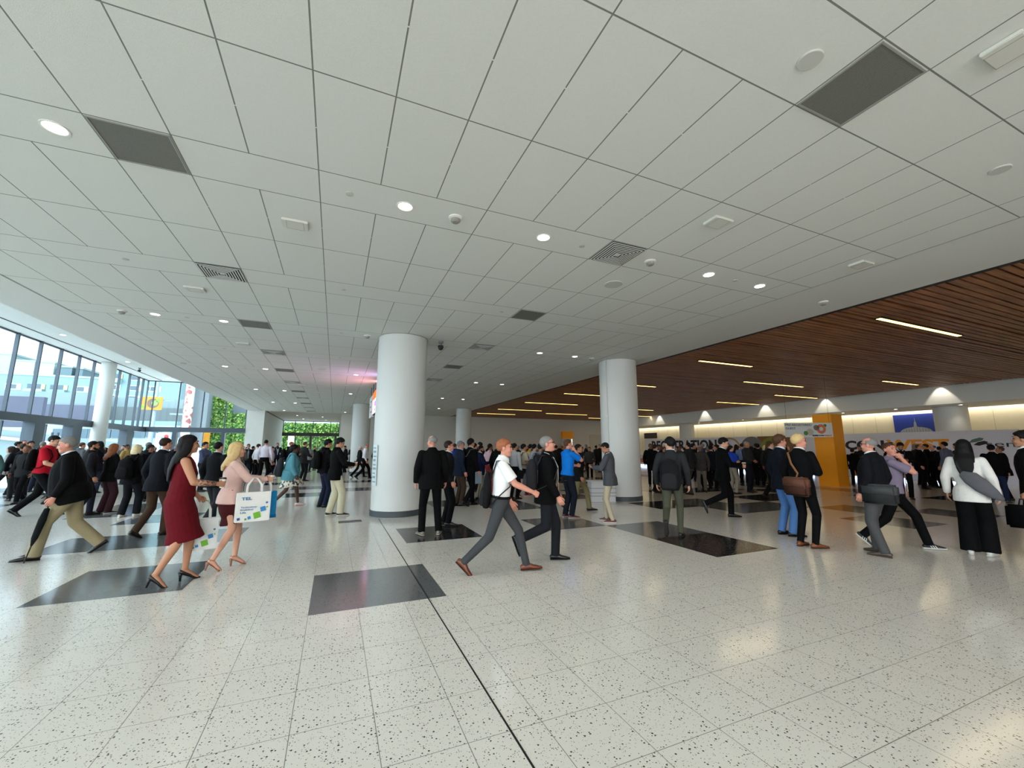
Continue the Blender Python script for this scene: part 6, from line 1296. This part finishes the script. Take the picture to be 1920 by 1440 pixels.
# --- middle distance, right of the big column
who('person in a bright blue hooded top between the suit and the slim column', 852, depth=17.5, h=1.78, face=40, legs='stand', top='hoodie', tc=(30, 52, 120), bc=BLK, skin_='pink', hair='short', hc='brown', detail=1)
who('person in a dark suit jacket right of the messenger bag carrier', 889, depth=15.5, h=1.76, face=50, legs='stand', top='jacket', tc=(30, 32, 36), bc=BLK, hair='thick', hc='black', detail=1)
who('person in a pink shirt holding something red in the crowd', 918, depth=14.5, h=1.74, face=50, legs='stand', ra='phone', top='shirt', tc=(196, 160, 166), bc=(120, 36, 36), hair='short', hc='black', skin_='brown', detail=1)
who('person in black with a hood left of the ginger-haired walker', 934, depth=13, h=1.76, face=40, legs='stand', top='hoodie', tc=BLK, bc=BLK, hair='thick', hc='black', detail=1)
who('person in a mustard yellow top in the crowd behind the tan T-shirt', 993, depth=17, h=1.72, face=20, legs='stand', top='sweater', tc=(190, 146, 30), bc=BLK, hair='short', hc='black', detail=1)
who('person in a pale grey shirt between the tan and the grey T-shirts', 1001, depth=14.5, h=1.72, face=40, legs='stand', top='shirt', tc=(160, 164, 166), bc=(64, 60, 58), hair='thick', hc='black', detail=1)
# --- anonymous far crowd: the same few figures again
cr = random.Random(21)
PAL_T = [BLK, (24, 24, 28), (20, 22, 32), (34, 34, 36), (46, 46, 48), BLK, (28, 26, 24), (18, 20, 24), (60, 58, 56)]
ACC_T = [(120, 34, 34), (150, 150, 152), (176, 168, 150), (58, 78, 120), (92, 92, 96), (190, 190, 192), (96, 70, 44), (64, 92, 88)]
PAL_B = [BLK, BLK, (24, 26, 34), (34, 38, 52), (60, 56, 50), (96, 90, 80), (30, 30, 32)]
NUM = ORD + ['thirteenth', 'fourteenth', 'fifteenth', 'sixteenth', 'seventeenth', 'eighteenth', 'nineteenth', 'twentieth', 'twenty-first', 'twenty-second', 'twenty-third', 'twenty-fourth', 'twenty-fifth', 'twenty-sixth', 'twenty-seventh', 'twenty-eighth', 'twenty-ninth', 'thirtieth', 'thirty-first', 'thirty-second', 'thirty-third', 'thirty-fourth']
CN = {BLK: 'black'}
def cname(c):
    r, g, b = c
    if max(c) < 40: return 'black'
    if max(c) - min(c) < 14: return 'dark grey' if max(c) < 100 else 'light grey'
    if r > g + 50: return 'dark red'
    if b > r + 20: return 'blue'
    if r > 150: return 'beige'
    if g > r: return 'green'
    return 'brown'
KINDS_ = [dict(legs='stand', top='jacket'), dict(legs='stand', ra='phone', la='down', top='jacket'), dict(legs='relax', top='hoodie'), dict(legs='stand', ra='belly', la='belly', top='shirt'), dict(legs='stand', fem=True, top='jacket', hair='long'), dict(legs='smallL', top='jacket'), dict(legs='stand', ra='phone', la='phone', hpitch=-0.35, top='sweater')]
def crowd(zone, n, px0, px1, d0, d1, accent=0.12, ymax=35.4, xmax=28.0, faces=(0, 360)):
    pts = []
    for k in range(n):
        for tr in range(60):
            px = px0 + (px1 - px0) * (k + cr.random()) / n; dep = cr.uniform(d0, d1)
            P, _ = place(px, depth=dep, h=1.7)
            if P.y > ymax or P.x > xmax or P.x < -11.3 or (P.y > 35.5 and not -4.4 < P.x < -0.3): continue
            if any((P.xy - c - Vector((0, 0))).length < r_c for c, r_c in (((Vector((1.5, 10.8))), 1.1), (Vector((8.5, 10.95)), 1.1), (Vector((1.5, 28.5)), 1.0), (Vector((8.55, 29)), 1.0), (Vector((19.9, 11.2)), 0.9), (Vector((-11.95, 29.7)), 0.8))): continue
            if all((P.xy - u).length > 0.78 for u in USED): break
        else: continue
        USED.append(P.xy.copy()); pts.append((px, P))
    pts.sort(key=lambda t: t[0])
    for k, (px, P) in enumerate(pts):
        kw = dict(KINDS_[cr.randrange(len(KINDS_))]); c = cr.choice(ACC_T) if cr.random() < accent else cr.choice(PAL_T)
        if 'hair' not in kw: kw['hair'] = cr.choice(('short', 'thick', 'short', 'receding', 'buzz'))
        person(f'person in {cname(c)}, {NUM[k]} from the left in the {zone}', P, cr.uniform(1.62, 1.84), cr.uniform(*faces), tc=c, bc=cr.choice(PAL_B), skin_=cr.choice(('pink', 'fair', 'tan', 'olive', 'brown')), hc=cr.choice(('black', 'black', 'dbrown', 'brown', 'grey')), group=zone, **kw)
crowd('crowd by the glass doors', 16, -40, 112, 12, 21, 0.3)
crowd('crowd between left column and corner', 14, 150, 345, 14, 26, 0.3)
crowd('crowd near the far entrance', 10, 350, 700, 24, 38, 0.3, ymax=44)
crowd('far crowd before the plain wall', 34, 838, 1140, 15, 31, 0.14)
crowd('crowd under the registration lettering', 32, 1216, 1480, 14.5, 25, 0.14, xmax=24.6)
crowd('crowd right of the orange pillar', 8, 1592, 1800, 16.5, 20.5, 0.1, xmax=24.2)
